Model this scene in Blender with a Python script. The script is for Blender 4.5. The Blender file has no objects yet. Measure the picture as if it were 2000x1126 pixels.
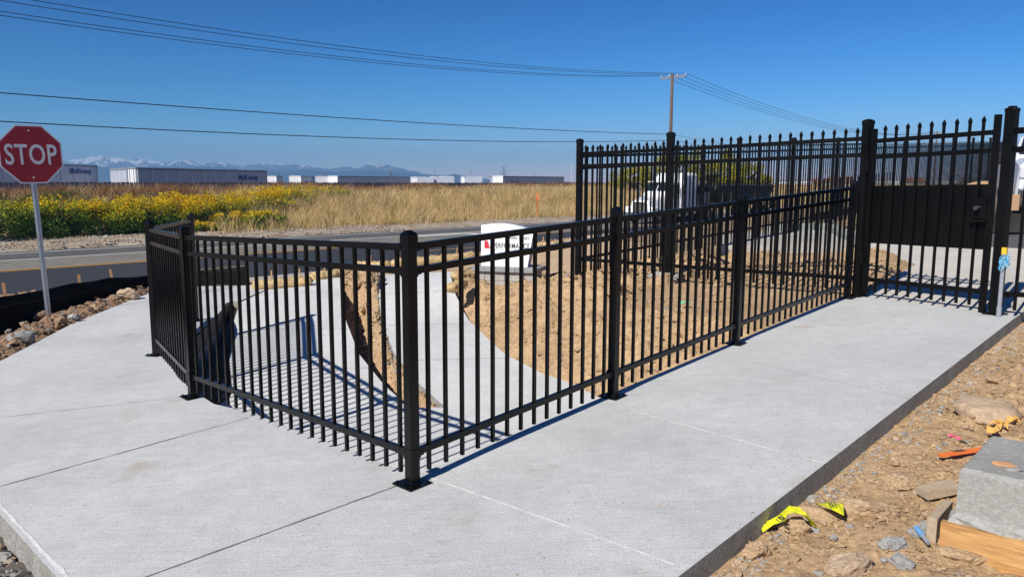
import bpy, bmesh, math, random
import numpy as np
from mathutils import Vector, Matrix, noise, Euler
from mathutils.geometry import tessellate_polygon
R = math.radians
random.seed(7); rng = np.random.default_rng(11)
scene = bpy.context.scene
COL = scene.collection

# ---------------------------------------------------------------- camera, sky, sun
FPX, PITCH, ROLL, EYE = 1521.4, R(7.768), R(0.135), 1.5
cam_d = bpy.data.cameras.new('camera'); cam = bpy.data.objects.new('camera', cam_d); COL.objects.link(cam)
cam_d.sensor_width = 36.0; cam_d.lens = FPX / 2000 * 36.0; cam_d.clip_start = 0.05; cam_d.clip_end = 20000
cam.location = (0, 0, EYE)
cam.rotation_euler = (Matrix.Rotation(R(90) - PITCH, 3, 'X') @ Matrix.Rotation(ROLL, 3, 'Z')).to_euler()
scene.camera = cam
SUN_AZ, SUN_EL = 218.5, 39.5
w = bpy.data.worlds.new('World'); scene.world = w; w.use_nodes = True
wn = w.node_tree.nodes; wl = w.node_tree.links
sky = wn.new('ShaderNodeTexSky'); sky.sky_type = 'NISHITA'; sky.sun_disc = False
sky.sun_elevation = R(SUN_EL); sky.sun_rotation = R(SUN_AZ)
sky.altitude = 1600; sky.air_density = 1.0; sky.dust_density = 0.3; sky.ozone_density = 3.0
sep = wn.new('ShaderNodeSeparateColor'); cmb = wn.new('ShaderNodeCombineColor'); wl.new(sky.outputs[0], sep.inputs[0])
for k_, g_, a_ in ((0, 3.0, 1.35), (1, 1.80, .84), (2, 1.62, 1.0)):      # deeper, more saturated blue overhead
    m1 = wn.new('ShaderNodeMath'); m1.operation = 'MULTIPLY'; m1.inputs[1].default_value = .1; wl.new(sep.outputs[k_], m1.inputs[0])
    m2 = wn.new('ShaderNodeMath'); m2.operation = 'POWER'; m2.inputs[1].default_value = g_; wl.new(m1.outputs[0], m2.inputs[0])
    m3 = wn.new('ShaderNodeMath'); m3.operation = 'MULTIPLY'; m3.inputs[1].default_value = a_ * 10; wl.new(m2.outputs[0], m3.inputs[0]); wl.new(m3.outputs[0], cmb.inputs[k_])
wl.new(cmb.outputs[0], wn['Background'].inputs['Color'])
wn['Background'].inputs['Strength'].default_value = 0.10
sd = bpy.data.lights.new('sun', 'SUN'); sd.energy = 4.6; sd.angle = R(0.53); sd.color = (1.0, 0.952, 0.865)
sun = bpy.data.objects.new('sun', sd); COL.objects.link(sun)
ce = math.cos(R(SUN_EL))
LDIR = Vector((-math.sin(R(SUN_AZ)) * ce, -math.cos(R(SUN_AZ)) * ce, -math.sin(R(SUN_EL))))
sun.rotation_euler = LDIR.to_track_quat('-Z', 'Y').to_euler(); sun.location = (-20, -30, 40)
scene.view_settings.view_transform = 'Standard'; scene.view_settings.look = 'None'
scene.view_settings.exposure = 0.36; scene.view_settings.gamma = 1.0

# ---------------------------------------------------------------- helpers
def at(px, py, z=None, Y=None):
    """survey helper: where the sight line through a photo point meets height z (or distance Y)"""
    c, s = math.cos(ROLL), math.sin(ROLL); dx, dy = px - 1000, py - 563
    u = (c * dx + s * dy) / FPX; v = -(-s * dx + c * dy) / FPX
    d = Vector((u, math.cos(PITCH) + v * math.sin(PITCH), -math.sin(PITCH) + v * math.cos(PITCH)))
    t = Y / d.y if Y is not None else (z - EYE) / d.z
    return Vector((0, 0, EYE)) + d * t
def plane(x, y): return 0.0548 * x + 0.0063 * y - 0.0224
def onslab(px, py):
    p = at(px, py, 0)
    for _ in range(25): p = at(px, py, plane(p.x, p.y))
    return p
def tag(o, label=None, cat=None, group=None, kind=None):
    if label: o['label'] = label
    if cat: o['category'] = cat
    if group: o['group'] = group
    if kind: o['kind'] = kind
    return o
def empty(name, loc=(0, 0, 0), rz=0.0):
    o = bpy.data.objects.new(name, None); COL.objects.link(o); o.location = loc; o.rotation_euler = (0, 0, rz)
    o.empty_display_size = 0.1
    return o
def link(name, me, parent=None, loc=None, rz=None):
    o = bpy.data.objects.new(name, me); COL.objects.link(o)
    if parent: o.parent = parent
    if loc is not None: o.location = loc
    if rz is not None: o.rotation_euler = (0, 0, rz)
    return o
def children(o): return list(o.children)
def copy_tree(o, parent=None):
    c = o.copy(); COL.objects.link(c); c.parent = parent
    for ch in children(o): copy_tree(ch, c)
    return c
class MB:
    def __init__(s): s.v = []; s.f = []; s.m = []; s.cur = 0
    def mat(s, i): s.cur = i; return s
    def add(s, vs, fs):
        b = len(s.v); s.v += [tuple(p) for p in vs]; s.f += [tuple(b + i for i in f) for f in fs]; s.m += [s.cur] * len(fs); return s
    def box(s, c, d, rz=0.0, rot=None, bev=0.0):
        hx, hy, hz = d[0] / 2, d[1] / 2, d[2] / 2; M = rot if rot is not None else Matrix.Rotation(rz, 3, 'Z'); c = Vector(c)
        if bev > 0:
            b = min(bev, hx * .9, hy * .9, hz * .9); bm = bmesh.new(); bmesh.ops.create_cube(bm, size=1)
            for q in bm.verts: q.co = Vector((q.co.x * d[0], q.co.y * d[1], q.co.z * d[2]))
            bmesh.ops.bevel(bm, geom=bm.edges[:], offset=b, segments=2, affect='EDGES', profile=.5)
            bm.verts.index_update(); s.add([c + M @ q.co for q in bm.verts], [[q.index for q in f.verts] for f in bm.faces]); bm.free(); return s
        vs = [c + M @ Vector((x * hx, y * hy, z * hz)) for x in (-1, 1) for y in (-1, 1) for z in (-1, 1)]
        return s.add(vs, [(0, 1, 3, 2), (4, 6, 7, 5), (0, 4, 5, 1), (2, 3, 7, 6), (0, 2, 6, 4), (1, 5, 7, 3)])
    def bar(s, p, q, wd, ht, up=(0, 0, 1)):
        p = Vector(p); q = Vector(q); a = (q - p).normalized(); sd_ = a.cross(Vector(up)).normalized(); u = sd_.cross(a)
        vs = [e + sd_ * (i * wd / 2) + u * (j * ht / 2) for e in (p, q) for i in (-1, 1) for j in (-1, 1)]
        return s.add(vs, [(0, 1, 3, 2), (4, 6, 7, 5), (0, 4, 5, 1), (2, 3, 7, 6), (0, 2, 6, 4), (1, 5, 7, 3)])
    def tube(s, pts, rad, n=8, cap=True):
        pts = [Vector(p) for p in pts]; rs = rad if hasattr(rad, '__len__') else [rad] * len(pts); vs = []; fs = []
        ref = None
        for i, p in enumerate(pts):
            a = (pts[min(i + 1, len(pts) - 1)] - pts[max(i - 1, 0)])
            a = a.normalized() if a.length > 1e-9 else Vector((0, 0, 1))
            if ref is None: ref = a.orthogonal().normalized()
            ref = (ref - a * ref.dot(a)); ref = ref.normalized() if ref.length > 1e-6 else a.orthogonal().normalized()
            b = a.cross(ref)
            for k in range(n):
                t = 2 * math.pi * k / n; vs.append(p + (ref * math.cos(t) + b * math.sin(t)) * rs[i])
        for i in range(len(pts) - 1):
            for k in range(n): fs.append((i * n + k, i * n + (k + 1) % n, (i + 1) * n + (k + 1) % n, (i + 1) * n + k))
        if cap: fs.append(tuple(range(n))[::-1]); fs.append(tuple((len(pts) - 1) * n + k for k in range(n)))
        return s.add(vs, fs)
    def prism(s, poly, z0, z1):
        n = len(poly); vs = [(p[0], p[1], (z0(p[0], p[1]) if callable(z0) else z0)) for p in poly] + [(p[0], p[1], (z1(p[0], p[1]) if callable(z1) else z1)) for p in poly]
        return s.add(vs, [tuple(range(n))[::-1], tuple(range(n, 2 * n))] + [(i, (i + 1) % n, n + (i + 1) % n, n + i) for i in range(n)])
    def extr(s, prof, y0, y1, M=None):
        """profile of (x,z) extruded along y"""
        n = len(prof); vs = [Vector((a, y0, b)) for a, b in prof] + [Vector((a, y1, b)) for a, b in prof]
        if M is not None: vs = [M @ v for v in vs]
        return s.add(vs, [tuple(range(n)), tuple(range(n, 2 * n))[::-1]] + [(i, n + i, n + (i + 1) % n, (i + 1) % n) for i in range(n)])
    def mesh(s, name, mats, smooth=False):
        me = bpy.data.meshes.new(name); me.from_pydata(s.v, [], s.f)
        for m in (mats if isinstance(mats, (list, tuple)) else [mats]): me.materials.append(m)
        me.polygons.foreach_set('material_index', s.m)
        bm = bmesh.new(); bm.from_mesh(me); bmesh.ops.recalc_face_normals(bm, faces=bm.faces); bm.to_mesh(me); bm.free()
        if smooth: me.polygons.foreach_set('use_smooth', [True] * len(me.polygons))
        me.update(); return me
    def build(s, name, mats, parent=None, smooth=False, loc=None, rz=None):
        return link(name, s.mesh(name, mats, smooth), parent, loc, rz)
def np_mesh(name, V, F, mats, midx=None, smooth=False, parent=None):
    """V (n,3), F (m,k) all the same length"""
    me = bpy.data.meshes.new(name); V = np.asarray(V, np.float32); F = np.asarray(F, np.int32); k = F.shape[1]
    me.vertices.add(len(V)); me.vertices.foreach_set('co', V.ravel())
    me.loops.add(F.size); me.loops.foreach_set('vertex_index', F.ravel())
    me.polygons.add(len(F)); me.polygons.foreach_set('loop_start', np.arange(0, F.size, k, dtype=np.int32))
    try: me.polygons.foreach_set('loop_total', np.full(len(F), k, np.int32))
    except Exception: pass
    for m in (mats if isinstance(mats, (list, tuple)) else [mats]): me.materials.append(m)
    if midx is not None: me.polygons.foreach_set('material_index', np.asarray(midx, np.int32))
    me.polygons.foreach_set('use_smooth', np.full(len(F), smooth))
    me.update(calc_edges=True); me.validate()
    return link(name, me, parent)
def interp(xs, ys): 
    o = np.argsort(xs); xs = np.array(xs, float)[o]; ys = np.array(ys, float)[o]
    return lambda t: np.interp(t, xs, ys)
def sstep(a, b, x):
    t = np.clip((np.asarray(x, float) - a) / (b - a), 0, 1); return t * t * (3 - 2 * t)
# numpy value noise
_g = rng.random((256, 256))
def vn(x, y):
    x = np.asarray(x, float); y = np.asarray(y, float); xi = np.floor(x).astype(int); yi = np.floor(y).astype(int); fx = x - xi; fy = y - yi
    fx = fx * fx * (3 - 2 * fx); fy = fy * fy * (3 - 2 * fy); a = _g[xi % 256, yi % 256]; b = _g[(xi + 1) % 256, yi % 256]; c = _g[xi % 256, (yi + 1) % 256]; d = _g[(xi + 1) % 256, (yi + 1) % 256]
    return (a * (1 - fx) + b * fx) * (1 - fy) + (c * (1 - fx) + d * fx) * fy - .5
def fbm(x, y, f, o=4, g=.5):
    r = 0; a = 1
    for i in range(o): r = r + a * vn(x * f + 13.7 * i, y * f + 7.3 * i); f *= 2.03; a *= g
    return r
_p = rng.random((256, 256, 2))
def clod(x, y, f):
    """cellular bumps: rounded clods with cracks between"""
    x = np.asarray(x, float) * f; y = np.asarray(y, float) * f; xi = np.floor(x).astype(int); yi = np.floor(y).astype(int)
    d1 = np.full(x.shape, 9.); d2 = np.full(x.shape, 9.); h = np.zeros(x.shape)
    for i in (-1, 0, 1):
        for j in (-1, 0, 1):
            q = _p[(xi + i) % 256, (yi + j) % 256]; dd = np.hypot(xi + i + q[..., 0] - x, yi + j + q[..., 1] - y); hh = _g[(xi + i) % 256, (yi + j) % 256]
            n = dd < d1; d2 = np.where(n, d1, np.minimum(d2, dd)); h = np.where(n, hh, h); d1 = np.where(n, dd, d1)
    return np.clip((d2 - d1) * 2.2, 0, 1) ** .5 * (.25 + h)

# ---------------------------------------------------------------- materials
def nmat(name, base, rough=.8, var=None, vscale=5, bump=0, bscale=50, metal=0, spec=.5, coat=0, detail=6, dist=0, stretch=None, fine=None, trans=0):
    m = bpy.data.materials.new(name); m.use_nodes = True; N = m.node_tree.nodes; L = m.node_tree.links; P = N['Principled BSDF']
    P.inputs['Base Color'].default_value = (*base, 1); P.inputs['Roughness'].default_value = rough; P.inputs['Metallic'].default_value = metal
    P.inputs['Specular IOR Level'].default_value = spec; P.inputs['Coat Weight'].default_value = coat
    tc = N.new('ShaderNodeTexCoord'); src = tc.outputs['Object']
    if stretch:
        mp = N.new('ShaderNodeMapping'); mp.inputs['Scale'].default_value = stretch[:3]
        if len(stretch) > 3: mp.inputs['Rotation'].default_value = (0, 0, stretch[3])
        L.new(src, mp.inputs[0]); src = mp.outputs[0]
    col = None
    if var:
        t = N.new('ShaderNodeTexNoise'); t.inputs['Scale'].default_value = vscale; t.inputs['Detail'].default_value = detail; t.inputs['Distortion'].default_value = dist
        L.new(src, t.inputs['Vector']); r = N.new('ShaderNodeValToRGB'); r.color_ramp.elements[0].position = .3; r.color_ramp.elements[1].position = .7
        r.color_ramp.elements[0].color = (*base, 1); r.color_ramp.elements[1].color = (*var, 1); L.new(t.outputs['Fac'], r.inputs[0]); col = r.outputs[0]
    if fine:
        t = N.new('ShaderNodeTexNoise'); t.inputs['Scale'].default_value = fine[0]; t.inputs['Detail'].default_value = 3; L.new(src, t.inputs['Vector'])
        mr = N.new('ShaderNodeMapRange'); mr.inputs[1].default_value = .3; mr.inputs[2].default_value = .7; mr.inputs[3].default_value = 1 - fine[1]; mr.inputs[4].default_value = 1 + fine[1]; L.new(t.outputs['Fac'], mr.inputs[0])
        vm = N.new('ShaderNodeVectorMath'); vm.operation = 'SCALE'
        if col: L.new(col, vm.inputs[0])
        else: vm.inputs[0].default_value = base
        L.new(mr.outputs[0], vm.inputs['Scale']); col = vm.outputs[0]
    if col: L.new(col, P.inputs['Base Color'])
    if bump:
        t = N.new('ShaderNodeTexNoise'); t.inputs['Scale'].default_value = bscale; t.inputs['Detail'].default_value = 8; t.inputs['Roughness'].default_value = .6; L.new(src, t.inputs['Vector'])
        b = N.new('ShaderNodeBump'); b.inputs['Strength'].default_value = bump; b.inputs['Distance'].default_value = .02; L.new(t.outputs['Fac'], b.inputs['Height']); L.new(b.outputs[0], P.inputs['Normal'])
    return m
def leafmat(name, c, c2, tr=.35):
    m = bpy.data.materials.new(name); m.use_nodes = True; N = m.node_tree.nodes; L = m.node_tree.links; N.remove(N['Principled BSDF'])
    g = N.new('ShaderNodeNewGeometry'); r = N.new('ShaderNodeMix'); r.data_type = 'RGBA'; r.inputs[6].default_value = (*c, 1); r.inputs[7].default_value = (*c2, 1)
    L.new(g.outputs['Random Per Island'], r.inputs[0])
    d = N.new('ShaderNodeBsdfDiffuse'); t = N.new('ShaderNodeBsdfTranslucent'); L.new(r.outputs[2], d.inputs[0]); L.new(r.outputs[2], t.inputs[0])
    x = N.new('ShaderNodeMixShader'); x.inputs[0].default_value = tr; L.new(d.outputs[0], x.inputs[1]); L.new(t.outputs[0], x.inputs[2]); L.new(x.outputs[0], N['Material Output'].inputs[0])
    return m
def concrete(name, base, pit=.5, stain=True, broom=None, tan=None):
    m = nmat(name, base, .9, tuple(c * .88 for c in base), 1.3, spec=.3); N = m.node_tree.nodes; L = m.node_tree.links; P = N['Principled BSDF']
    src = [l for l in L if l.to_socket == P.inputs['Base Color']][0].from_socket; tc = [n for n in N if n.type == 'TEX_COORD'][0].outputs['Object']
    def noise_(scale, lo, hi, a, b, det=4, vec=None):
        t = N.new('ShaderNodeTexNoise'); t.inputs['Scale'].default_value = scale; t.inputs['Detail'].default_value = det; L.new(vec or tc, t.inputs['Vector'])
        mr = N.new('ShaderNodeMapRange'); mr.inputs[1].default_value = lo; mr.inputs[2].default_value = hi; mr.inputs[3].default_value = a; mr.inputs[4].default_value = b; L.new(t.outputs['Fac'], mr.inputs[0]); return mr.outputs[0], t.outputs['Fac']
    def mul(col, f):
        v = N.new('ShaderNodeVectorMath'); v.operation = 'SCALE'; L.new(col, v.inputs[0]); L.new(f, v.inputs['Scale']); return v.outputs[0]
    f1, h1 = noise_(170, .35, .62, 1 - .30 * pit, 1.06, 5); c = mul(src, f1)
    f2, _ = noise_(9, .3, .7, .93, 1.04, 6); c = mul(c, f2)
    mp = N.new('ShaderNodeMapping'); mp.inputs['Rotation'].default_value = (0, 0, R(broom or 50)); mp.inputs['Scale'].default_value = (3, 60, 3); L.new(tc, mp.inputs[0])
    f3, h3 = noise_(1.6, .36, .6, .93, 1.02, 8, mp.outputs[0]); c = mul(c, f3)
    mp2 = N.new('ShaderNodeMapping'); mp2.inputs['Rotation'].default_value = (0, 0, R((broom or 50) + 8)); mp2.inputs['Scale'].default_value = (8, 26, 8); L.new(tc, mp2.inputs[0])
    f4, _ = noise_(4, .62, .72, 1.0, .72, 6, mp2.outputs[0]); c = mul(c, f4)
    if stain:
        f5, _ = noise_(75, .66, .73, 1, .70, 2); c = mul(c, f5); f6, _ = noise_(.9, .3, .7, .90, 1.03, 5); c = mul(c, f6); fs, _ = noise_(2.0, .635, .74, 0, .42, 10); mx = N.new('ShaderNodeMix'); mx.data_type = 'RGBA'; L.new(fs, mx.inputs[0]); L.new(c, mx.inputs[6]); mx.inputs[7].default_value = (.36, .25, .15, 1); c = mx.outputs[2]
    L.new(c, P.inputs['Base Color'])
    ad = N.new('ShaderNodeMath'); ad.operation = 'ADD'; L.new(h1, ad.inputs[0]); L.new(h3, ad.inputs[1])
    b = N.new('ShaderNodeBump'); b.inputs['Strength'].default_value = .35; b.inputs['Distance'].default_value = .004; L.new(ad.outputs[0], b.inputs['Height']); L.new(b.outputs[0], P.inputs['Normal'])
    return m
M_BLACK = nmat('black_powder_coat', (.0025, .0025, .003), .27, (.004, .004, .0045), 9, bump=.05, bscale=40, spec=.25)
M_BLACKD = nmat('dusty_black_paint', (.002, .002, .0022), .42, (.006, .0055, .005), 4, bump=.05, bscale=30, spec=.16)
M_CONC = concrete('concrete_broomed', (.64, .645, .64), .8, broom=42)
M_CONC2 = concrete('concrete_lower', (.66, .665, .66), .25, stain=False, broom=-3)
M_CONC3 = concrete('concrete_driveway', (.62, .58, .52), .3, stain=False, broom=60)
M_CSIDE = nmat('concrete_edge', (.36, .35, .32), .95, (.27, .25, .22), 7, bump=.7, bscale=70, fine=(60, .3))
M_JOINT = nmat('joint_groove', (.16, .155, .15), .95, (.30, .29, .28), 20)
M_JOINTL = nmat('joint_lip', (.80, .79, .77), .9, (.60, .59, .58), 30)
M_DIRT = nmat('tan_dirt', (.50, .345, .20), 1, (.38, .255, .145), 2.2, bump=.9, bscale=28, spec=.1, fine=(24, .22))
M_DIRT2 = nmat('sandy_dust', (.56, .41, .27), 1, (.46, .33, .21), 3, bump=.4, bscale=40, spec=.1, fine=(30, .1))
M_CLOD = nmat('dirt_clod', (.50, .355, .22), 1, (.40, .275, .165), 12, bump=.9, bscale=34, spec=.1, fine=(60, .2))
M_CLODB = nmat('brown_clod', (.33, .215, .14), 1, (.24, .155, .10), 12, bump=.9, bscale=34, spec=.1, fine=(60, .2))
M_GREYR = nmat('grey_rock', (.36, .35, .33), .95, (.25, .24, .23), 8, bump=.7, bscale=25)
M_TANR = nmat('tan_rock', (.50, .37, .25), .95, (.38, .27, .18), 5, bump=.9, bscale=14, fine=(40, .18))
M_VERGE = nmat('verge_gravel', (.44, .37, .30), 1, (.24, .18, .12), 1.6, bump=.8, bscale=12, fine=(9, .45))
M_FIELD = nmat('field_soil', (.30, .21, .12), 1, (.22, .15, .08), .3, fine=(2, .3))
M_ASPH = nmat('asphalt_new', (.030, .032, .037), .8, (.044, .046, .052), .35, bump=.25, bscale=60, stretch=(1, .1, 1, R(-43.2)), spec=.35)
M_ASPHL = nmat('asphalt_worn', (.22, .205, .175), .9, (.17, .16, .14), .6, bump=.25, bscale=60, spec=.2, fine=(4, .12))
M_ASPHM = nmat('asphalt_mid', (.085, .085, .085), .85, (.12, .118, .11), .8, bump=.25, bscale=60, spec=.3, fine=(5, .2))
M_WPAINT = nmat('white_road_paint', (.78, .77, .74), .7, (.6, .59, .56), 3)
M_YPAINT = nmat('yellow_road_paint', (.60, .33, .07), .7, (.5, .29, .09), 3)
M_CURB = nmat('gutter_concrete', (.42, .40, .36), .95, (.34, .32, .29), 3, fine=(20, .12))
M_WOOD = nmat('new_lumber', (.62, .36, .14), .8, (.42, .21, .07), 3, stretch=(1, 1, 9), dist=1.2, bump=.15, bscale=20, fine=(14, .15))
M_STAKE = nmat('stake_wood', (.52, .30, .15), .85, (.42, .22, .10), 8)
M_OLDW = nmat('weathered_lumber', (.48, .38, .27), .9, (.36, .27, .18), 6, stretch=(1, 8, 8), fine=(30, .2))
M_BLOCK = nmat('fresh_concrete_block', (.37, .365, .34), .85, (.29, .285, .265), 4, bump=.45, bscale=45, fine=(70, .15))
M_GALV = nmat('galvanised_steel', (.42, .46, .50), .42, (.55, .58, .6), 30, metal=.75)
M_RED = nmat('stop_red', (.36, .012, .022), .38, (.31, .010, .02), 3)
M_WHITE = nmat('reflective_white', (.72, .72, .74), .45, (.66, .66, .69), 4)
M_FABRIC = nmat('silt_fabric', (.0035, .0035, .004), .8, (.007, .007, .0075), 5, bump=.5, bscale=7, spec=.15)
M_THREAD = nmat('fabric_thread', (.12, .08, .05), .9)
M_STRAW = nmat('straw', (.66, .49, .26), 1, (.46, .31, .14), 14, bump=1, bscale=50, fine=(40, .4))
M_BRICK = None
M_PWHITE = nmat('white_panel', (.86, .87, .88), .4)
M_PSIDE = nmat('panel_edge_shaded', (.30, .33, .40), .5)  # edges of the white panel, unlit-side shade painted in as blue-grey
M_TXT = nmat('dark_lettering', (.03, .035, .045), .6)
M_TXTG = nmat('grey_lettering', (.25, .26, .28), .6)
M_LOGO = nmat('red_logo', (.62, .02, .03), .5)
M_CAPST = nmat('cap_stone', (.30, .30, .30), .9, (.24, .24, .24), 12)
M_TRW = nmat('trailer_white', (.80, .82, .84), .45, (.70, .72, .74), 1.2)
M_TRS = nmat('trailer_side_shaded', (.46, .50, .58), .4, (.40, .44, .52), .6)  # long sides turned from the sun: their bluish shade is put into the colour
M_TRD = nmat('trailer_trim', (.22, .25, .30), .5)
M_BLUE = nmat('blue_lettering', (.012, .05, .25), .5)
M_POLE = nmat('utility_wood', (.155, .10, .07), .95, (.095, .062, .045), 3, stretch=(6, 6, .6), bump=.5, bscale=12)
M_ARM = nmat('weathered_crossarm', (.30, .26, .26), .9, (.22, .18, .18), 4)
M_INS = nmat('insulator_glass', (.5, .55, .6), .2)
M_WIRE = nmat('wire', (.02, .022, .026), .6)
M_FARST = nmat('far_steel', (.10, .11, .13), .7)
M_CAB = nmat('cab_white', (.80, .81, .83), .25, coat=.5)
M_GLASS = nmat('dark_glass', (.012, .02, .025), .06)
M_CHROME = nmat('chrome', (.65, .66, .68), .15, metal=1)
M_TYRE = nmat('tyre_rubber', (.012, .012, .012), .9, bump=.3, bscale=20)
M_DARKST = nmat('dark_steel', (.022, .020, .019), .7, (.05, .042, .036), 3)
M_LAMP = nmat('lamp_lens', (.62, .64, .66), .12, spec=.8)
M_PVC = nmat('grey_conduit', (.25, .27, .31), .5, (.30, .32, .36), 12)
M_YCAP = nmat('yellow_cap', (.85, .50, .03), .5)
M_CYAN = nmat('blue_twine', (.15, .50, .78), .6)
M_TAPE = nmat('yellow_tape', (.80, .80, .02), .42, (.72, .70, .02), 12)
M_ORANGE = nmat('orange_paint', (.85, .22, .05), .75, (.72, .16, .03), 14)
M_PINK = nmat('pink_ribbon', (.85, .12, .22), .6)
M_GREEN = nmat('green_scrap', (.14, .62, .38), .6)
M_DRYLEAF = nmat('dry_leaf', (.72, .42, .12), .8, (.55, .30, .07), 30)
M_CLAY = nmat('orange_clay', (.66, .30, .14), .9, (.48, .30, .16), 18, bump=.5, bscale=40)
M_BLUEP = nmat('blue_pipe', (.13, .33, .60), .5)
M_BARK = nmat('bark', (.13, .09, .06), .95, (.08, .055, .04), 4)
M_SAND = nmat('cardboard', (.50, .31, .17), .9)
M_ROOF = nmat('brown_roof', (.28, .13, .08), .9)

# ---------------------------------------------------------------- terrain functions
def SS(x, y): return .7290 * x - .6845 * y          # distance across the road, parallel to it is az 43.2
def planeN(x, y): return .0548 * x + .0063 * y - .0224
def lowz(x, y):
    l = -.6 + .065 * np.maximum(y - 7, 0); k_ = np.clip((np.asarray(x, float) + 3.75) / 1.3, 0, 1); w_ = np.clip((y - (9.5 + .9 * k_)) / ((10.85 + 1.9 * k_) - (9.5 + .9 * k_)), 0, 1); w_ = w_ * w_ * (3 - 2 * w_)
    return l * (1 - w_) + (planeN(x, y) - .012) * w_
rampL = interp([3.2, 5.5, 7.44, 8.66, 10.05, 10.8, 12.9], [-2.9, -2.88, -2.74, -3.21, -3.65, -3.8, -3.8])
rampR = interp([3.2, 7.09, 7.76, 8.87, 10.49, 11.6, 12.78], [-.96, -.96, -1.31, -1.78, -2.27, -2.58, -2.84])
w2L = interp([3.2, 7.09, 7.85, 8.88, 10.49, 12.7], [-.62, -.62, -.98, -1.37, -1.78, -2.23])
w2R = interp([3.2, 6.4, 7.1, 7.86, 8.12, 8.89, 10.5, 11.6, 12.59, 13.2], [1.9, 1.7, 1.0, .59, .33, -.09, -.59, -.86, -1.0, -.95])
def Tglob(x, y):
    s = SS(x, y)
    near = planeN(np.clip(x, -6, 26), np.clip(y, -10, 45)) - .16
    near = near - .22 * sstep(-5.2, -6.6, x) * sstep(15, 12, y)
    k = sstep(-12.4, -16.2, s); z = near * (1 - k) + (-.86) * k
    far = -.86 + 1.25 * sstep(-30.5, -44, s) + .05 * fbm(x, y, .15, 3)
    z = np.where(s < -29.2, far, z)
    z = np.where(s < -52, .39 + .05 * fbm(x, y, .15, 3) - 2.2 * sstep(-53, -61, s), z)
    m = (x > -4.3) & (x < 6.3) & (y > 3.4) & (y < 12.9)
    z = np.where(m, planeN(x, y) - 1.6, z)
    m2 = (x > .2) & (x < 7.2) & (y > 1.2) & (y < 8.1) & (x - (.73 + .903 * (y - 2.75)) > -.6); z = np.where(m2, planeN(x, y) - .55, z)
    return z
def gridmesh(name, xs, ys, fz, mat, kind='structure', mask=None, smooth=True):
    X, Y = np.meshgrid(xs, ys, indexing='ij'); Z = fz(X, Y); V = np.stack([X, Y, Z], -1).reshape(-1, 3); nx, ny = X.shape
    I = np.arange(nx * ny).reshape(nx, ny); F = np.stack([I[:-1, :-1], I[1:, :-1], I[1:, 1:], I[:-1, 1:]], -1).reshape(-1, 4)
    if mask is not None:
        cx = (X[:-1, :-1] + X[1:, 1:]) / 2; cy = (Y[:-1, :-1] + Y[1:, 1:]) / 2; F = F[mask(cx, cy).reshape(-1)]
        u, inv = np.unique(F, return_inverse=True); V = V[u]; F = inv.reshape(F.shape)
    o = np_mesh(name, V, F, mat, smooth=smooth); o['kind'] = kind; return o
def spread(a, b, step, far, g=1.22):
    xs = list(np.arange(a, b + 1e-6, step)); d = step; hi = [xs[-1]]
    while hi[-1] < far: d *= g; hi.append(hi[-1] + d)
    d = step; lo = [xs[0]]
    while lo[-1] > -far: d *= g; lo.append(lo[-1] - d)
    return np.array(lo[1:][::-1] + xs + hi[1:])
gridmesh('ground', spread(-24, 30, .5, 3300, 1.12), spread(-3, 64, .5, 3400, 1.12), Tglob, M_FIELD)

# ---- paving
def polyslab(name, poly, top, depth, mats, holes=None):
    """flat-topped slab: triangulated top from an outline, skirt down by depth"""
    bm = bmesh.new(); tv = [bm.verts.new((p[0], p[1], top(p[0], p[1]))) for p in poly]; bv = [bm.verts.new((p[0], p[1], top(p[0], p[1]) - depth)) for p in poly]
    n = len(poly)
    for t in tessellate_polygon([[Vector((p[0], p[1], 0)) for p in poly]]): bm.faces.new([tv[i] for i in t])
    for i in range(n):
        q = bm.faces.new((tv[i], bv[i], bv[(i + 1) % n], tv[(i + 1) % n])); q.material_index = 1
    bmesh.ops.recalc_face_normals(bm, faces=bm.faces)
    me = bpy.data.meshes.new(name); bm.to_mesh(me); bm.free()
    for m in mats: me.materials.append(m)
    o = link(name, me); o['kind'] = 'structure'; return o
A = Vector((-3.435, 7.377)); B = Vector((-2.415, 5.737)); C_ = Vector((-.504, 3.80)); D = Vector((.692, 5.183)); E_ = Vector((1.93, 6.588)); F_ = Vector((3.717, 8.54)); G = Vector((-3.83, 9.30))
P_ = Vector((.981, 11.491)); Q_ = Vector((2.089, 10.438)); H1 = Vector((3.872, 8.637)); H2 = Vector((4.571, 7.275))
def off(p, q, d):
    """unit normal to the left of p->q scaled by d"""
    v = (q - p).normalized(); return Vector((-v.y, v.x)) * d
o1 = off(C_, F_, .085); o2 = off(B, C_, .085)
fline = F_ + (F_ - C_).normalized() * .06
inner = [tuple(fline + o1 * 1.0), tuple(C_ + o1 + o2 * 1.0 + Vector((0, 0)))]
def lerp(a, b, t): return a + (b - a) * t
Bi = B + o2 * .6
slab_poly = [(-.456, 1.596), (4.67, 7.11), (3.90, 8.60), tuple(fline + o1), tuple(C_ + o1 + o2), tuple(lerp(B, C_, .28) + o2), tuple(lerp(B, C_, .12) + o2 * .2),
             tuple(B + Vector((-.02, .12)))] + [tuple(onslab(*q).xy) for q in ((368, 752), (357, 746), (346, 735), (337, 720), (333, 704), (340, 686))] + [(-3.50, 8.45), (-3.72, 9.7), (-3.98, 10.86), (-3.83, 10.80),
             (-3.80, 12.9), (-4.33, 12.62), (-5.25, 12.78), (-5.80, 12.62), (-5.66, 11.1), (-5.49, 9.57), (-5.02, 7.47), (-4.66, 5.80)]
slab = polyslab('sidewalk', slab_poly, planeN, 1.05, [M_CONC, M_CSIDE])
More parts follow.
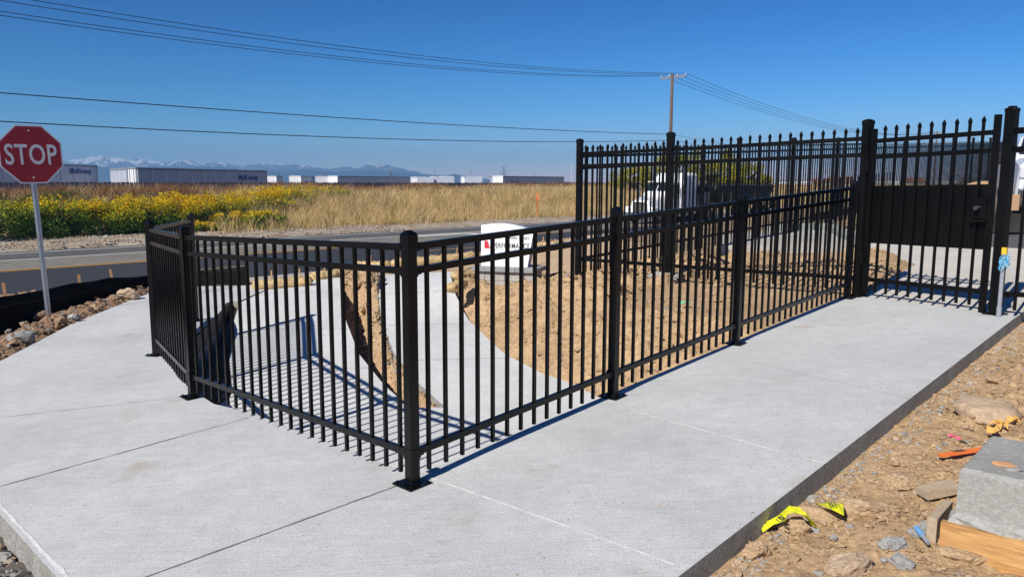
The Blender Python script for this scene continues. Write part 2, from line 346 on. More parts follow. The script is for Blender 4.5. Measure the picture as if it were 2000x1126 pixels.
# rounded, slightly chipped edge where the form was pulled: a thin raised lip line
def strip(pts, wd, top, dz, mat, name, jit=0.0):
    mb = MB(); pts = [Vector(p) for p in pts]; fine = []
    for a, b in zip(pts[:-1], pts[1:]):
        n = max(2, int((b - a).length / .06))
        for i in range(n): fine.append(a + (b - a) * i / n)
    fine.append(pts[-1]); vs = []
    for i, p in enumerate(fine):
        d = (fine[min(i + 1, len(fine) - 1)] - fine[max(0, i - 1)]).normalized(); nn = Vector((-d.y, d.x)); ww = wd / 2 * (1 + jit * random.uniform(-1, 1)); oo = nn * jit * wd * .4 * random.uniform(-1, 1)
        for q in (p + nn * ww + oo, p - nn * ww + oo): vs.append((q.x, q.y, top(q.x, q.y) + dz))
    mb.add(vs, [(2 * i, 2 * i + 2, 2 * i + 3, 2 * i + 1) for i in range(len(fine) - 1)])
    o = mb.build(name, mat); o['kind'] = 'structure'; return o
for pts, wd, m in [([(-5.02, 5.28), (-3.69, 5.44), (-2.46, 5.76)], .005, M_JOINT), ([(-3.6, 3.2), (-2.79, 4.06), (-1.79, 5.12)][1:], .009, M_JOINT), ([(-2.0, 2.45), (-1.48, 2.96), (-.58, 3.79)], .009, M_JOINT),
                   ([(-.42, 3.87), (0.634, 2.849)], .011, M_JOINTL), ([(.70, 4.92), (1.585, 3.79)], .012, M_JOINTL), ([(1.82, 6.0), (2.54, 4.80)], .007, M_JOINTL)]:
    strip(pts, wd, planeN, .003, m, 'pavement_joint', .5)
if 0: strip([(-.38, 1.535), (.73, 2.765), (2.12, 4.445), (3.12, 5.47), (4.66, 7.125)], .010, planeN, .003, M_JOINTL, 'pavement_edge', .5).location.x -= .012
strip([(-1.2, 2.34), (-1.86, 3.02), (-2.53, 3.69), (-3.4, 4.56)], .016, planeN, .003, M_JOINTL, 'pavement_edge', .5).location.x += .02
# driveway beyond the gate
drv = [(3.90, 8.60), (4.67, 7.11), (5.0, 7.48), (9.5, 12.5), (8.0, 12.14), (6.67, 14.48), (5.75, 11.03), (4.6, 9.55)]
drv = [(3.90, 8.60), (4.67, 7.11), (8.6, 11.4), (8.25, 11.75), (6.67, 14.48), (6.0, 13.2), (5.75, 11.03), (4.6, 9.55)]
polyslab('driveway', drv, lambda x, y: planeN(x, y) - .006, .4, [M_CONC3, M_CSIDE])
# lot asphalt
lot = [(6.72, 14.53), (8.30, 11.80), (9.3, 10.1), (30, 16), (44, 40), (29, 39.5), (12, 21.4), (7.6, 16.6)]
polyslab('asphalt_lot', lot, lambda x, y: planeN(min(x, 26), min(y, 45)) - .02, .2, [M_ASPHM, M_ASPHM])
for a, b in [((9.3, 13.9), (14, 15.6)), ((8.6, 12.85), (15, 15.1)), ((10.2, 16.2), (16, 18.4))]:
    strip([a, b], .10, lambda x, y: planeN(x, y) - .015, 0, M_WPAINT, 'parking_line')
# lower walk (two arms that join)
def lower_walk():
    ys = np.concatenate([np.linspace(3.6, 7.09, 14), np.linspace(7.09, 12.72, 40)[1:], np.linspace(12.72, 13.15, 4)[1:]])
    mb = MB()
    def band(l, r, ya, yb, side_l=True, side_r=True):
        yy = [y for y in ys if ya - 1e-6 <= y <= yb + 1e-6]; vs = []
        for y in yy:
            a = float(l(y)); b = float(r(y))
            for k in range(5): x = a + (b - a) * k / 4; vs.append((x, y, float(lowz(x, y))))
        n = len(yy); mb.mat(0); mb.add(vs, [(i * 5 + k, (i + 1) * 5 + k, (i + 1) * 5 + k + 1, i * 5 + k + 1) for i in range(n - 1) for k in range(4)])
        for fn, on in ((l, side_l), (r, side_r)):
            if on:
                vs = []
                for y in yy:
                    x = float(fn(y)); z = float(lowz(x, y)); vs += [(x, y, z), (x, y, z - .16)]
                mb.mat(1); mb.add(vs, [(2 * i, 2 * i + 1, 2 * i + 3, 2 * i + 2) for i in range(n - 1)])
    band(rampL, w2R, 3.6, 7.09); band(rampL, rampR, 7.09, 12.72); band(w2L, w2R, 7.09, 12.72); band(rampL, w2R, 12.72, 13.15)
    o = mb.build('lower_walk', [M_CONC2, M_CSIDE]); o['kind'] = 'structure'
lower_walk()
for y0, l, r in [(8.2, rampL, rampR), (9.9, rampL, rampR), (11.5, rampL, rampR), (8.6, w2L, w2R), (10.2, w2L, w2R), (11.6, w2L, w2R)]:
    strip([(float(l(y0)) + .04, y0), (float(r(y0)) - .04, y0 + .12)], .006, lambda x, y: float(lowz(x, y)), .004, M_JOINT, 'walk_joint', .4)

# ---- dirt: mound behind the railing and the two pits
def inner_slab(x, y):
    """signed: >0 where the point is under the upper slab (camera side of the railing)"""
    n1 = (x - C_.x) * o1.x + (y - C_.y) * o1.y
    return n1
def Dm(x, y):
    low = lowz(x, y); pl_ = planeN(x, y)
    lx = rampL(y); rx = rampR(y); ax = w2L(y); bx = w2R(y)
    cl = .050 * clod(x, y, 5.5) + .028 * clod(x + 3, y + 5, 13) + .012 * clod(x, y, 29) + .05 * fbm(x, y, 1.2, 3)
    mound = np.minimum(pl_ - .035 - .22 * sstep(12.2, 14.5, y), low - .07 + .40 * np.maximum(x - bx, 0)) + cl * sstep(-.02, .25, x - bx) * 1.5 - .26 * np.exp(-(((x - .1) / 1.1) ** 2 + ((y - 12.9) / 1.3) ** 2)) + (.10 * clod(x + 9, y, 2.1) - .03) * sstep(.1, .9, x - bx)
    pit2 = low - .13 - .36 * sstep(.04, .34, ax - x) + cl * 1.6
    pit2 = pit2 + .20 * np.exp(-(((x + 2.42) / .30) ** 2 + ((y - 12.15) / .34) ** 2)) + .22 * sstep(11.3, 12.6, y)
    pit1 = low - .27 + cl * 1.6 + .10 * sstep(9.2, 10.7, y) + .42 * np.exp(-(((x + 2.45) / .45) ** 2 + ((y - 6.25) / .5) ** 2))
    under = low - .22
    z = np.where(x > bx, mound, np.where(x > ax, under, np.where(x > rx, pit2, np.where(x > lx, under, pit1))))
    z = np.where((y < 7.09) & (x > lx) & (x < bx), under, z)
    edge = (x - C_.x) * o1.x + (y - C_.y) * o1.y
    sx_ = np.interp(y, [6.0, 8.45, 10.86, 13.2], [-3.2, -3.50, -3.98, -3.8]); z = np.where((x < sx_ + .05) & (x < -2.3) & (y > 6.6), np.minimum(z, pl_ - .45), z)
    z = np.where((x < lx) & (x < -2.0), np.minimum(z, np.minimum(pl_, low) - .09), z)
    z = np.where(edge < .20, np.minimum(z, pl_ - .03 + .1 * np.maximum(edge, 0)), z)
    pile = .20 * np.exp(-(((x - 4.75) / .75) ** 2 + ((y - 11.0) / .9) ** 2)) + .12 * np.exp(-(((x - 5.3) / .5) ** 2 + ((y - 11.3) / .6) ** 2))
    return z + pile * np.clip(np.abs(drvL(y) - x) / .3, 0, 1)
drvL = interp([8.0, 8.6, 9.55, 11.03, 13.2], [3.95, 3.92, 4.6, 5.75, 6.0])
dirtb = gridmesh('dirt', np.arange(-4.2, 6.2, .034), np.arange(3.6, 13.1, .036), Dm, M_DIRT,
         mask=lambda x, y: ((x - C_.x) * o1.x + (y - C_.y) * o1.y > -.0012) & (x < drvL(y) + .05) & ((x < 3.6) | (y > 8.5)))
# dusty sidewalk and ground between the walks and the road
def Df(x, y):
    s = SS(x, y); z0 = np.minimum(planeN(x, y), .0548 * 3 + .07) - .03 - .20 * np.exp(-(((x - .1) / 1.1) ** 2 + ((y - 12.9) / 1.3) ** 2)) - .12 * sstep(13.3, 15, y) + .02 * fbm(x, y, 2.2, 4) + .02 * clod(x, y, 7) * sstep(-.5, .5, x)
    k = sstep(-12.6, -16.3, s); return z0 * (1 - k) + (-.85) * k
gridmesh('dusty_ground', np.arange(-6.6, 10, .07), np.arange(13.0, 30, .07), Df, M_DIRT2, mask=lambda x, y: (SS(x, y) > -17) & (x < 6.0 + (y - 13) * .55))
# right side: dirt beside the slab and beyond the driveway
edgeR = interp([1.596, 7.11, 11.4], [-.456, 4.67, 8.6])
def Dr(x, y):
    d = x - edgeR(y); n = .72 * d
    mk = np.clip(.5 + 2.2 * fbm(x + 5, y, .9, 2), .15, 1.2); c = (.034 * clod(x + 2, y, 6) + .030 * clod(x, y + 8, 13) + .020 * clod(x + 1, y, 27)) * mk + .011 * clod(x, y, 52) + .05 * fbm(x, y, 1.3, 4) + .012 * fbm(x, y, 14, 3)
    blk = sstep(.55, .1, np.hypot(x - 2.2, y - 2.95))
    return planeN(x, y) - .115 + .05 * sstep(.3, 2.0, n) - .10 * blk + c * (.30 + .8 * sstep(0, .45, n))
gridmesh('dirt_bank', np.arange(.25, 7.4, .021), np.arange(1.3, 8.3, .021), Dr, M_DIRT, mask=lambda x, y: x - edgeR(y) > -.04)
# left: rubble strip between slab and silt fence
edgeL = interp([4.4, 5.8, 7.47, 9.57, 11.1, 12.62, 13.2], [-4.3, -4.66, -5.02, -5.49, -5.66, -5.80, -5.8])
def Dl(x, y):
    d = edgeL(y) - x; c = .06 * clod(x, y, 6) + .045 * clod(x, y, 11) + .02 * clod(x, y, 23) + .05 * fbm(x, y, 1.5, 3)
    return planeN(x, y) - .10 - .34 * sstep(.25, 1.5, d) * sstep(13.4, 11.5, y) + c * sstep(-.1, .3, d) * 1.1 + .05 * sstep(.05, .35, d)
gridmesh('rubble_strip', np.arange(-9.5, -4.2, .04), np.arange(4.4, 13.1, .04), Dl, M_CLODB, mask=lambda x, y: edgeL(y) - x > -.05)
# front left corner: dark gravel
gridmesh('gravel_bed', np.arange(-6.5, .4, .05), np.arange(.5, 6.5, .05), lambda x, y: planeN(x, y) - .17 + .04 * clod(x, y, 9) + .02 * clod(x, y, 20), nmat('dark_gravel', (.13, .11, .09), 1, (.07, .06, .055), 9, bump=.8, bscale=30), mask=lambda x, y: (x + y < 1.22))

# ---- road (parallel strips across), az 43.2
ua = Vector((math.sin(R(43.2)), math.cos(R(43.2)))); un = Vector((.7290, -.6845))
def rp(t, s, z): p = ua * t + un * s; return (p.x, p.y, z)
def road_band(name, s0, s1, z, mat, t0=-60, t1=420):
    mb = MB(); mb.add([rp(t0, s0, z), rp(t1, s0, z), rp(t1, s1, z), rp(t0, s1, z)], [(0, 1, 2, 3)]); o = mb.build(name, mat); o['kind'] = 'structure'; return o
mb = MB(); mb.add([rp(-60, -29.3, -.80), rp(420, -29.3, -.80), rp(420, -16.6, -.80), rp(-60, -16.6, -.80), rp(-60, -29.3, -1.1), rp(420, -29.3, -1.1), rp(420, -16.6, -1.1), rp(-60, -16.6, -1.1)], [(0, 1, 2, 3), (0, 4, 5, 1), (3, 2, 6, 7)])
o = mb.build('road', M_ASPH); o['kind'] = 'structure'
road_band('road_bike_lane', -29.0, -26.25, -.796, M_ASPHM)
road_band('road_lane_worn', -26.25, -23.35, -.796, M_ASPHL)
road_band('road_gutter', -17.3, -16.3, -.785, M_CURB)
S1 = SS(*at(0, 496.5, -.8).xy); S2 = SS(*at(0, 509.6, -.8).xy); S3 = SS(*at(0, 529, -.8).xy)
road_band('road_line_white', S1 - .07, S1 + .07, -.792, M_WPAINT); road_band('road_line_white', S2 - .07, S2 + .07, -.792, M_WPAINT)
road_band('road_line_yellow', S3 - .06, S3 + .06, -.792, M_YPAINT); road_band('road_line_yellow', S3 + .20, S3 + .32, -.792, M_YPAINT)
for k in range(14):
    road_band('road_dash_white', -19.95, -19.85, -.792, M_YPAINT, -10 + 9 * k, -7.4 + 9 * k)
# turn arrow painted in the far lane
def arrow(t, s):
    out = [(0, -.12), (2.6, -.12), (3.1, .05), (3.3, .45), (3.3, .75), (3.75, .75), (3.0, 1.45), (2.3, .75), (2.75, .75), (2.75, .5), (2.6, .32), (0, .3)]
    mb = MB(); mb.add([rp(t + a, s + b, -.790) for a, b in out], [tuple(range(len(out)))]); o = mb.build('road_arrow', M_WPAINT); o['kind'] = 'structure'
pa = at(850, 459, -.8); arrow(pa.x * ua.x + pa.y * ua.y - 1.2, -25.7)
gridmesh('verge', np.arange(-60, 60, .5), np.arange(10, 110, .5), lambda x, y: -.80 + .12 * sstep(-29.3, -31.5, SS(x, y)) + .05 + .06 * fbm(x, y, 1.1, 4) * sstep(-29.3, -30.2, SS(x, y)) - .30 * sstep(-29.65, -29.15, SS(x, y)),
         M_VERGE, mask=lambda x, y: (SS(x, y) < -28.4) & (SS(x, y) > -33.5))
# dirt track through the brush
mbt = MB(); mbt.add([rp(-80, -49.5, .47), rp(300, -49.5, .47), rp(300, -47.9, .47), rp(-80, -47.9, .47)], [(0, 1, 2, 3)]); o = mbt.build('field_track', M_DIRT2); o['kind'] = 'structure'
# sidewalk strip beyond the monument sign
mb = MB(); mb.add([rp(12.5, -12.2, .06), rp(34, -12.2, .35), rp(34, -10.6, .35), rp(12.5, -10.6, .06)], [(0, 1, 2, 3)])
# ---- mountains
def ridge(name, prof, yd, depth, snow, rock, amp, seed, snowline):
    pts = prof; px_ = [p[0] for p in pts]; hh = [p[1] for p in pts]
    n = 520; m = 26; xs = np.linspace(px_[0], px_[-1], n); V = []; J = np.linspace(0, 1, m)
    top = np.interp(xs, px_, hh) + 10.5 + (1.3 * fbm(xs, xs * 0 + seed, .09, 4, .6) * (1 if snow else .6)) * 1.6
    X = np.zeros((n, m)); Y = np.zeros((n, m)); Z = np.zeros((n, m))
    for j, t in enumerate(J):
        yy = yd + depth * (t - .5) * 2
        prof_t = 1 - abs(t - .5) * 2
        X[:, j] = (xs - 1000) / FPX * yd * (yy / yd) ** 0 ; Y[:, j] = yy
        H = (358 - top) / FPX * yd
        r = fbm(X[:, j] + seed, Y[:, j], .006, 6, .62); rd = 1 - np.abs(fbm(X[:, j] * 1.0 + seed + 50, Y[:, j] * .6, .011, 5, .6)) * 2.2
        Z[:, j] = -6 + (H + 6) * (prof_t ** .8) * (1 + amp * r * (1.1 - prof_t * .5)) + H * .16 * rd * prof_t * (1 if t != .5 else .35)
    V = np.stack([X, Y, Z], -1).reshape(-1, 3); I = np.arange(n * m).reshape(n, m); F = np.stack([I[:-1, :-1], I[1:, :-1], I[1:, 1:], I[:-1, 1:]], -1).reshape(-1, 4)
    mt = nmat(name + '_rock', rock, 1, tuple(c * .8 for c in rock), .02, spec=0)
    if snow:
        N = mt.node_tree.nodes; L = mt.node_tree.links; P = N['Principled BSDF']; src = [l for l in L if l.to_socket == P.inputs['Base Color']][0].from_socket
        g = N.new('ShaderNodeNewGeometry'); sx = N.new('ShaderNodeSeparateXYZ'); L.new(g.outputs['Position'], sx.inputs[0]); t = N.new('ShaderNodeTexNoise'); t.inputs['Scale'].default_value = .03; t.inputs['Detail'].default_value = 12; t.inputs['Roughness'].default_value = .75
        L.new(g.outputs['Position'], t.inputs['Vector']); ma = N.new('ShaderNodeMath'); ma.operation = 'MULTIPLY_ADD'; ma.inputs[1].default_value = 190; L.new(t.outputs['Fac'], ma.inputs[0]); L.new(sx.outputs[2], ma.inputs[2])
        mr = N.new('ShaderNodeMapRange'); mr.inputs[1].default_value = snowline + 114; mr.inputs[2].default_value = snowline + 124; L.new(ma.outputs[0], mr.inputs[0])
        mx = N.new('ShaderNodeMix'); mx.data_type = 'RGBA'; L.new(mr.outputs[0], mx.inputs[0]); L.new(src, mx.inputs[6]); mx.inputs[7].default_value = (.62, .63, .66, 1); L.new(mx.outputs[2], P.inputs['Base Color'])
    o = np_mesh(name, V, F, mt, smooth=True); o['kind'] = 'structure'
SNOWP = [(-300, 318), (-100, 314), (0, 316), (60, 313), (120, 313), (160, 309), (190, 303), (215, 304), (240, 307), (262, 311), (300, 307), (335, 310), (372, 309), (400, 314), (430, 312), (462, 316), (480, 320), (510, 317), (530, 318), (565, 320), (600, 319), (640, 322), (665, 320), (700, 321), (722, 318), (745, 316), (770, 320), (800, 328), (850, 334), (900, 339), (960, 342), (1050, 345), (1150, 348), (1400, 352), (1800, 356)]
FOOT = [(-300, 324), (0, 325), (80, 322), (150, 318), (200, 317), (240, 324), (300, 321), (380, 317), (440, 321), (500, 326), (560, 328), (620, 326), (660, 328), (720, 327), (760, 326), (800, 331), (845, 338), (885, 331), (915, 336), (950, 342), (1020, 343), (1100, 345), (1200, 349), (1500, 354), (2000, 357)]
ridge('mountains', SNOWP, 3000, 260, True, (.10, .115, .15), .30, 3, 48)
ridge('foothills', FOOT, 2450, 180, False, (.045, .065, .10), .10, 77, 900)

# ================================================================ THINGS
# ---------------------------------------------------------------- railings and tall fences
def picket_mesh(name, h0, h1, wd, spear=False, mat=M_BLACK):
    mb = MB(); mb.box((0, 0, (h0 + h1) / 2), (wd, wd, h1 - h0))
    if spear:
        z = h1; prof = [(.012, -.006), (.019, .002), (.0225, .016), (.019, .032), (.0015, .060)]
        vs = [];
        for r_, dz in prof:
            for k in range(6): vs.append((r_ * math.cos(k * math.pi / 3), r_ * math.sin(k * math.pi / 3), z + dz))
        fs = [(i * 6 + k, i * 6 + (k + 1) % 6, (i + 1) * 6 + (k + 1) % 6, (i + 1) * 6 + k) for i in range(len(prof) - 1) for k in range(6)] + [tuple(24 + k for k in range(6))]
        mb.add(vs, fs)
    return mb.mesh(name, mat)
def fence_post(root, p, z, h, wd, rz, plate=True, cap=True, mat=M_BLACK, collars=()):
    mb = MB(); mb.box((0, 0, (h - .035) / 2), (wd, wd, h - .035), bev=.003)
    for hc in collars: mb.box((0, 0, hc), (wd + .007, wd + .007, .05))
    o = mb.build('post', mat, root, (p.x, p.y, z), rz) if False else mb.build('post', mat, root, loc=(p.x, p.y, z), rz=rz)
    if cap:
        c = MB(); hw = wd / 2 + .0035; r = []
        for a, dz in [(hw, -.022), (hw, .012), (hw * .86, .024), (hw * .45, .035), (hw * .12, .039)]:
            r += [(a, a, dz), (-a, a, dz), (-a, -a, dz), (a, -a, dz)]
        fs = [(i * 4 + k, i * 4 + (k + 1) % 4, (i + 1) * 4 + (k + 1) % 4, (i + 1) * 4 + k) for i in range(4) for k in range(4)] + [(16, 17, 18, 19), (3, 2, 1, 0)]
        c.add(r, fs); c.build('post_cap', mat, o, loc=(0, 0, h - .035))
    if plate:
        c = MB(); c.box((0, 0, .006), (.148, .148, .010), bev=.002)
        for i in (-1, 1):
            for j in (-1, 1): c.tube([(i * .055, j * .055, .010), (i * .055, j * .055, .020)], .008, 6)
        c.add([(wd / 2 + .006, wd / 2 + .006, .011), (-wd / 2 - .006, wd / 2 + .006, .011), (-wd / 2 - .006, -wd / 2 - .006, .011), (wd / 2 + .006, -wd / 2 - .006, .011), (wd / 2, wd / 2, .022), (-wd / 2, wd / 2, .022), (-wd / 2, -wd / 2, .022), (wd / 2, -wd / 2, .022)], [(0, 1, 5, 4), (1, 2, 6, 5), (2, 3, 7, 6), (3, 0, 4, 7)])
        c.build('base_plate', mat, o)
    return o
def rails(root, p, q, zp, zq, hs, wd, ht, inset, mat=M_BLACK):
    v = (q - p); v.normalize()
    a = p + v * inset; b = q - v * inset
    L = (q - p).length; za = zp + (zq - zp) * inset / L; zb = zq - (zq - zp) * inset / L
    for h in hs:
        mb = MB(); mb.bar((a.x, a.y, za + h), (b.x, b.y, zb + h), wd, ht)
        for e, z, s_ in ((a, za, 1), (b, zb, -1)):
            e2 = e + v * .035 * s_; mb.bar((e.x, e.y, z + h), (e2.x, e2.y, z + h), wd + .007, ht + .007)
            c = e + v * .02 * s_; n = Vector((-v.y, v.x)) * (wd / 2 + .004)
            for sg in (-1, 1): mb.box((c.x + n.x * sg, c.y + n.y * sg, z + h), (.008, .008, .008), rz=.6)
        mb.build('rail', mat, root)
NP = [0]
def pickets(root, p, q, zp, zq, n, me, e0=.06, e1=.06):
    L = (q - p).length; out = []
    for i in range(n):
        t = (e0 + (L - e0 - e1) * i / (n - 1)) / L; x = p + (q - p) * t
        o = link('picket', me, root, (x.x, x.y, zp + (zq - zp) * t), math.atan2((q - p).y, (q - p).x)); out.append(o); NP[0] += 1
    return out
def zs(p): return plane(p.x, p.y)
W = .056
rt = empty('guard_railing', (C_.x, C_.y, zs(C_)))
tag(rt, 'low black metal picket railing zigzagging along the edge of the new concrete walk', 'railing')
inv = Vector((C_.x, C_.y, zs(C_)))


def settle(root):
    for ch in root.children: ch.location = ch.location - root.location
chain = [(G, 'G'), (A, 'A'), (B, 'B'), (C_, 'C'), (D, 'D'), (E_, 'E'), (F_, 'F')]
angs = {'G': R(-15), 'A': R(-20), 'B': R(-46), 'C': R(46), 'D': R(49), 'E': R(49), 'F': R(47.5)}
for p, k in chain: fence_post(rt, p, zs(p), 1.29, W, angs[k], collars=(1.09, .165) if k in 'BCDE' else ())
pkm = picket_mesh('picket', .045, 1.20, .0185)
for (p, _), (q, _), n, e in [(chain[0], chain[1], 15, .10), (chain[1], chain[2], 15, .10), (chain[2], chain[3], 21, .10), (chain[3], chain[4], 14, .115), (chain[4], chain[5], 14, .115), (chain[5], chain[6], 20, .10)]:
    rails(rt, p, q, zs(p), zs(q), (1.21, 1.092, .165), .030, .034, W / 2)
    pickets(rt, p, q, zs(p), zs(q), n, pkm, e, e)
settle(rt)
# tall fence from the corner post to the gate post
HT = 2.0
ft = empty('tall_fence', (H1.x, H1.y, zs(H1)))
tag(ft, 'tall black spear-topped fence standing on the dirt mound and ending at the hinged gate', 'fence')
M1 = M_BLACKD
rows = [(P_, zs(P_), 2.02), (Q_, zs(Q_), 2.00), (H1, zs(H1), 1.94)]
fence_post(ft, P_, zs(P_) - .1, 2.12, .075, R(-42), plate=False, mat=M1); fence_post(ft, Q_, zs(Q_) - .1, 2.10, .085, R(-40), plate=False, mat=M1)
fence_post(ft, H1, zs(H1), 1.94, .088, R(-62), plate=True, mat=M1)
pkt = picket_mesh('picket', .06, 1.80, .022, True, M1)
for i, (n, e) in enumerate(((11, .11), (19, .11))):
    p, zp, h = rows[i]; q, zq, h2 = rows[i + 1]
    zp += .07 - .07 * i * .5; zq += (.035 if i == 0 else 0)
    rails(ft, p, q, zp, zq, (1.735, 1.56, .20), .032, .045, .04, M1)
    pickets(ft, p, q, zp, zq, n, pkt, e, e)
settle(ft)
# fence along the road side of the lot
fr = empty('perimeter_fence', (P_.x, P_.y, zs(P_)))
tag(fr, 'long tall black picket fence running away along the road behind the truck', 'fence')
pkf = picket_mesh('picket', .06, 1.86, .020, True, M1)
def pt(t): x = P_.x + .6845 * t; y = P_.y + .7290 * t; return Vector((x, y))
rest = MB(); cnt = 0; prev = P_
def zf(p): return plane(min(p.x, 26), min(p.y, 45))
for k in range(1, 15):
    q = pt(2.44 * k); fence_post(fr, q, zf(q) - .1, 2.14, .075, R(46.8), plate=False, mat=M1)
    rails(fr, prev, q, zf(prev) + .05, zf(q) + .05, (1.72, 1.55, .22), .030, .042, .04, M1)
    n = 20; L = (q - prev).length
    for i in range(n):
        t = (i + .5) / n; x = prev + (q - prev) * t; z = zf(prev) * (1 - t) + zf(q) * t
        if cnt < 100: link('picket', pkf, fr, (x.x, x.y, z), R(46.8)); cnt += 1
        else: rest.box((x.x, x.y, z + .96), (.020, .020, 1.80), R(46.8)); rest.add([(x.x - .012, x.y, z + 1.85), (x.x + .012, x.y, z + 1.85), (x.x, x.y + .012, z + 1.85), (x.x, x.y, z + 1.93)], [(0, 1, 3), (1, 2, 3), (2, 0, 3)])
    prev = q
o = rest.build('picket_run', M1, fr); tag(o, kind='stuff')
settle(fr)
# walk-through gate
gdir = (H2 - H1).normalized(); gz = (zs(H1) + zs(H2)) / 2; gr = math.atan2(gdir.y, gdir.x)
GL = (H2 - H1).length
gt = empty('walk_gate', (H1.x, H1.y, zs(H1)), gr)
tag(gt, 'black walk-through gate with spear tips, a solid middle panel and a lock box', 'gate')
dz = (zs(H2) - zs(H1)) / GL
def gl(x, z): return (x, 0, z + dz * x)
mb = MB(); x0 = .085; x1 = GL - .125
for x in (x0, x1): mb = MB(); mb.box(gl(x, .93), (.048, .048, 1.76 + (.10 if x == x1 else .04))); mb.build('upright', M1, gt)
for h in (1.70, 1.53, .20):
    mb = MB(); mb.bar(gl(x0 + .025, h), gl(x1 - .025, h), .032, .045); mb.build('rail', M1, gt)
pkg = picket_mesh('picket', .06, 1.80, .022, True, M1)
for i in range(9):
    x = x0 + (x1 - x0) * (i + 1) / 10; link('picket', pkg, gt, gl(x, 0), 0)
mb = MB()
mb.add([(x0 + .02, .016, .60 + dz * x0), (x1 - .02, .016, .60 + dz * x1), (x1 - .02, .016, 1.22 + dz * x1), (x0 + .02, .016, 1.22 + dz * x0), (x0 + .02, .020, .60 + dz * x0), (x1 - .02, .020, .60 + dz * x1), (x1 - .02, .020, 1.22 + dz * x1), (x0 + .02, .020, 1.22 + dz * x0)], [(0, 1, 2, 3), (7, 6, 5, 4), (0, 4, 5, 1), (3, 2, 6, 7), (1, 5, 6, 2), (0, 3, 7, 4)])
mb.build('solid_panel', M1, gt)
mb = MB(); mb.box(gl(x1 - .09, .99), (.13, .075, .20), bev=.006); mb.box(gl(x1 - .09, .875), (.17, .11, .02)); lb = mb.build('lock_box', M1, gt)
mb = MB(); mb.tube([(x1 - .085, -.038, .995 + dz * x1), (x1 - .085, -.07, .995 + dz * x1)], [.014, .014], 12); mb.tube([(x1 - .085, -.07, .995 + dz * x1), (x1 - .085, -.10, .995 + dz * x1)], [.026, .022], 14)
mb.build('knob', M_CHROME, lb, smooth=False)
for h in (1.45, .42):
    mb = MB(); mb.tube([(.052, -.035, h - .07), (.052, -.035, h + .07)], .016, 10); mb.box((.052, -.028, h), (.05, .02, .09)); mb.build('hinge', M1, gt)
# right-hand post and short fence run leaving the picture
fx = empty('end_fence', (H2.x, H2.y, zs(H2)), gr)
tag(fx, 'black fence run with thick capped post at the latch side of the gate', 'fence')
o = MB(); o.box((0, 0, .94), (.088, .088, 1.88), bev=.004); po = o.build('post', M1, fx)
c = MB(); c.box((0, 0, 1.89), (.10, .10, .035), bev=.012); c.box((0, 0, 1.915), (.06, .06, .02), bev=.008); c.build('post_cap', M1, po)
c = MB(); c.box((0, 0, .006), (.16, .16, .012)); c.build('base_plate', M1, po)
fd = (Vector((5.95, 6.35)) - H2)   # run continues
for h in (1.70, 1.53, .20):
    mb = MB(); mb.bar((.03, 0, h), (1.55, 0, h + .10), .032, .045); mb.box((.06, 0, h), (.10, .045, .055)); mb.build('rail', M1, fx)
for i in range(10): link('picket', pkg, fx, (.17 + .14 * i, 0, .01 * i), 0)
fx.rotation_euler[2] = gr + R(3)
# dark sliding gate base beyond the mound
sg = empty('slide_gate', (0, 0, 0)); tag(sg, 'low black sliding gate beam with rollers seen through the tall fence pickets', 'gate')
pa, pb = pt(7.6), pt(12.6); nn = Vector((.729, -.6845)) * .35
pa += nn; pb += nn; mb = MB(); mb.bar((pa.x, pa.y, zf(pa) + .32), (pb.x, pb.y, zf(pb) + .32), .06, .16); mb.build('beam', M1, sg)
mb = MB()
for i in range(22): q = pa + (pb - pa) * (i + .5) / 22; mb.box((q.x, q.y, zf(q) + .75), (.045, .02, .75), R(46.8))
mb.build('upright_run', M1, sg)
for t in (.2, .7): q = pa + (pb - pa) * t; mb = MB(); mb.tube([(q.x - .05, q.y + .05, zf(q) + .12), (q.x + .05, q.y - .05, zf(q) + .12)], .09, 12); mb.build('roller', M_CURB, sg)

# ---------------------------------------------------------------- text helper
def text_mesh(txt, size, depth=.001, bold=0.0, sx=1.0, space=1.0):
    cu = bpy.data.curves.new('lettering', 'FONT'); cu.body = txt; cu.size = size; cu.extrude = depth; cu.offset = bold; cu.align_x = 'CENTER'; cu.align_y = 'CENTER'; cu.space_character = space; cu.resolution_u = 3
    to = bpy.data.objects.new('tmp_text', cu); COL.objects.link(to); dg = bpy.context.evaluated_depsgraph_get(); dg.update()
    me = bpy.data.meshes.new_from_object(to.evaluated_get(dg)); bpy.data.objects.remove(to); bpy.data.curves.remove(cu)
    for v in me.vertices: v.co.x *= sx
    me.update(); return me
def put_text(name, txt, size, mat, parent, loc, rot, depth=.001, bold=0.0, sx=1.0, space=1.0):
    me = text_mesh(txt, size, depth, bold, sx, space); me.materials.clear(); me.materials.append(mat); o = link(name, me, parent); o.location = loc; o.rotation_euler = rot; return o

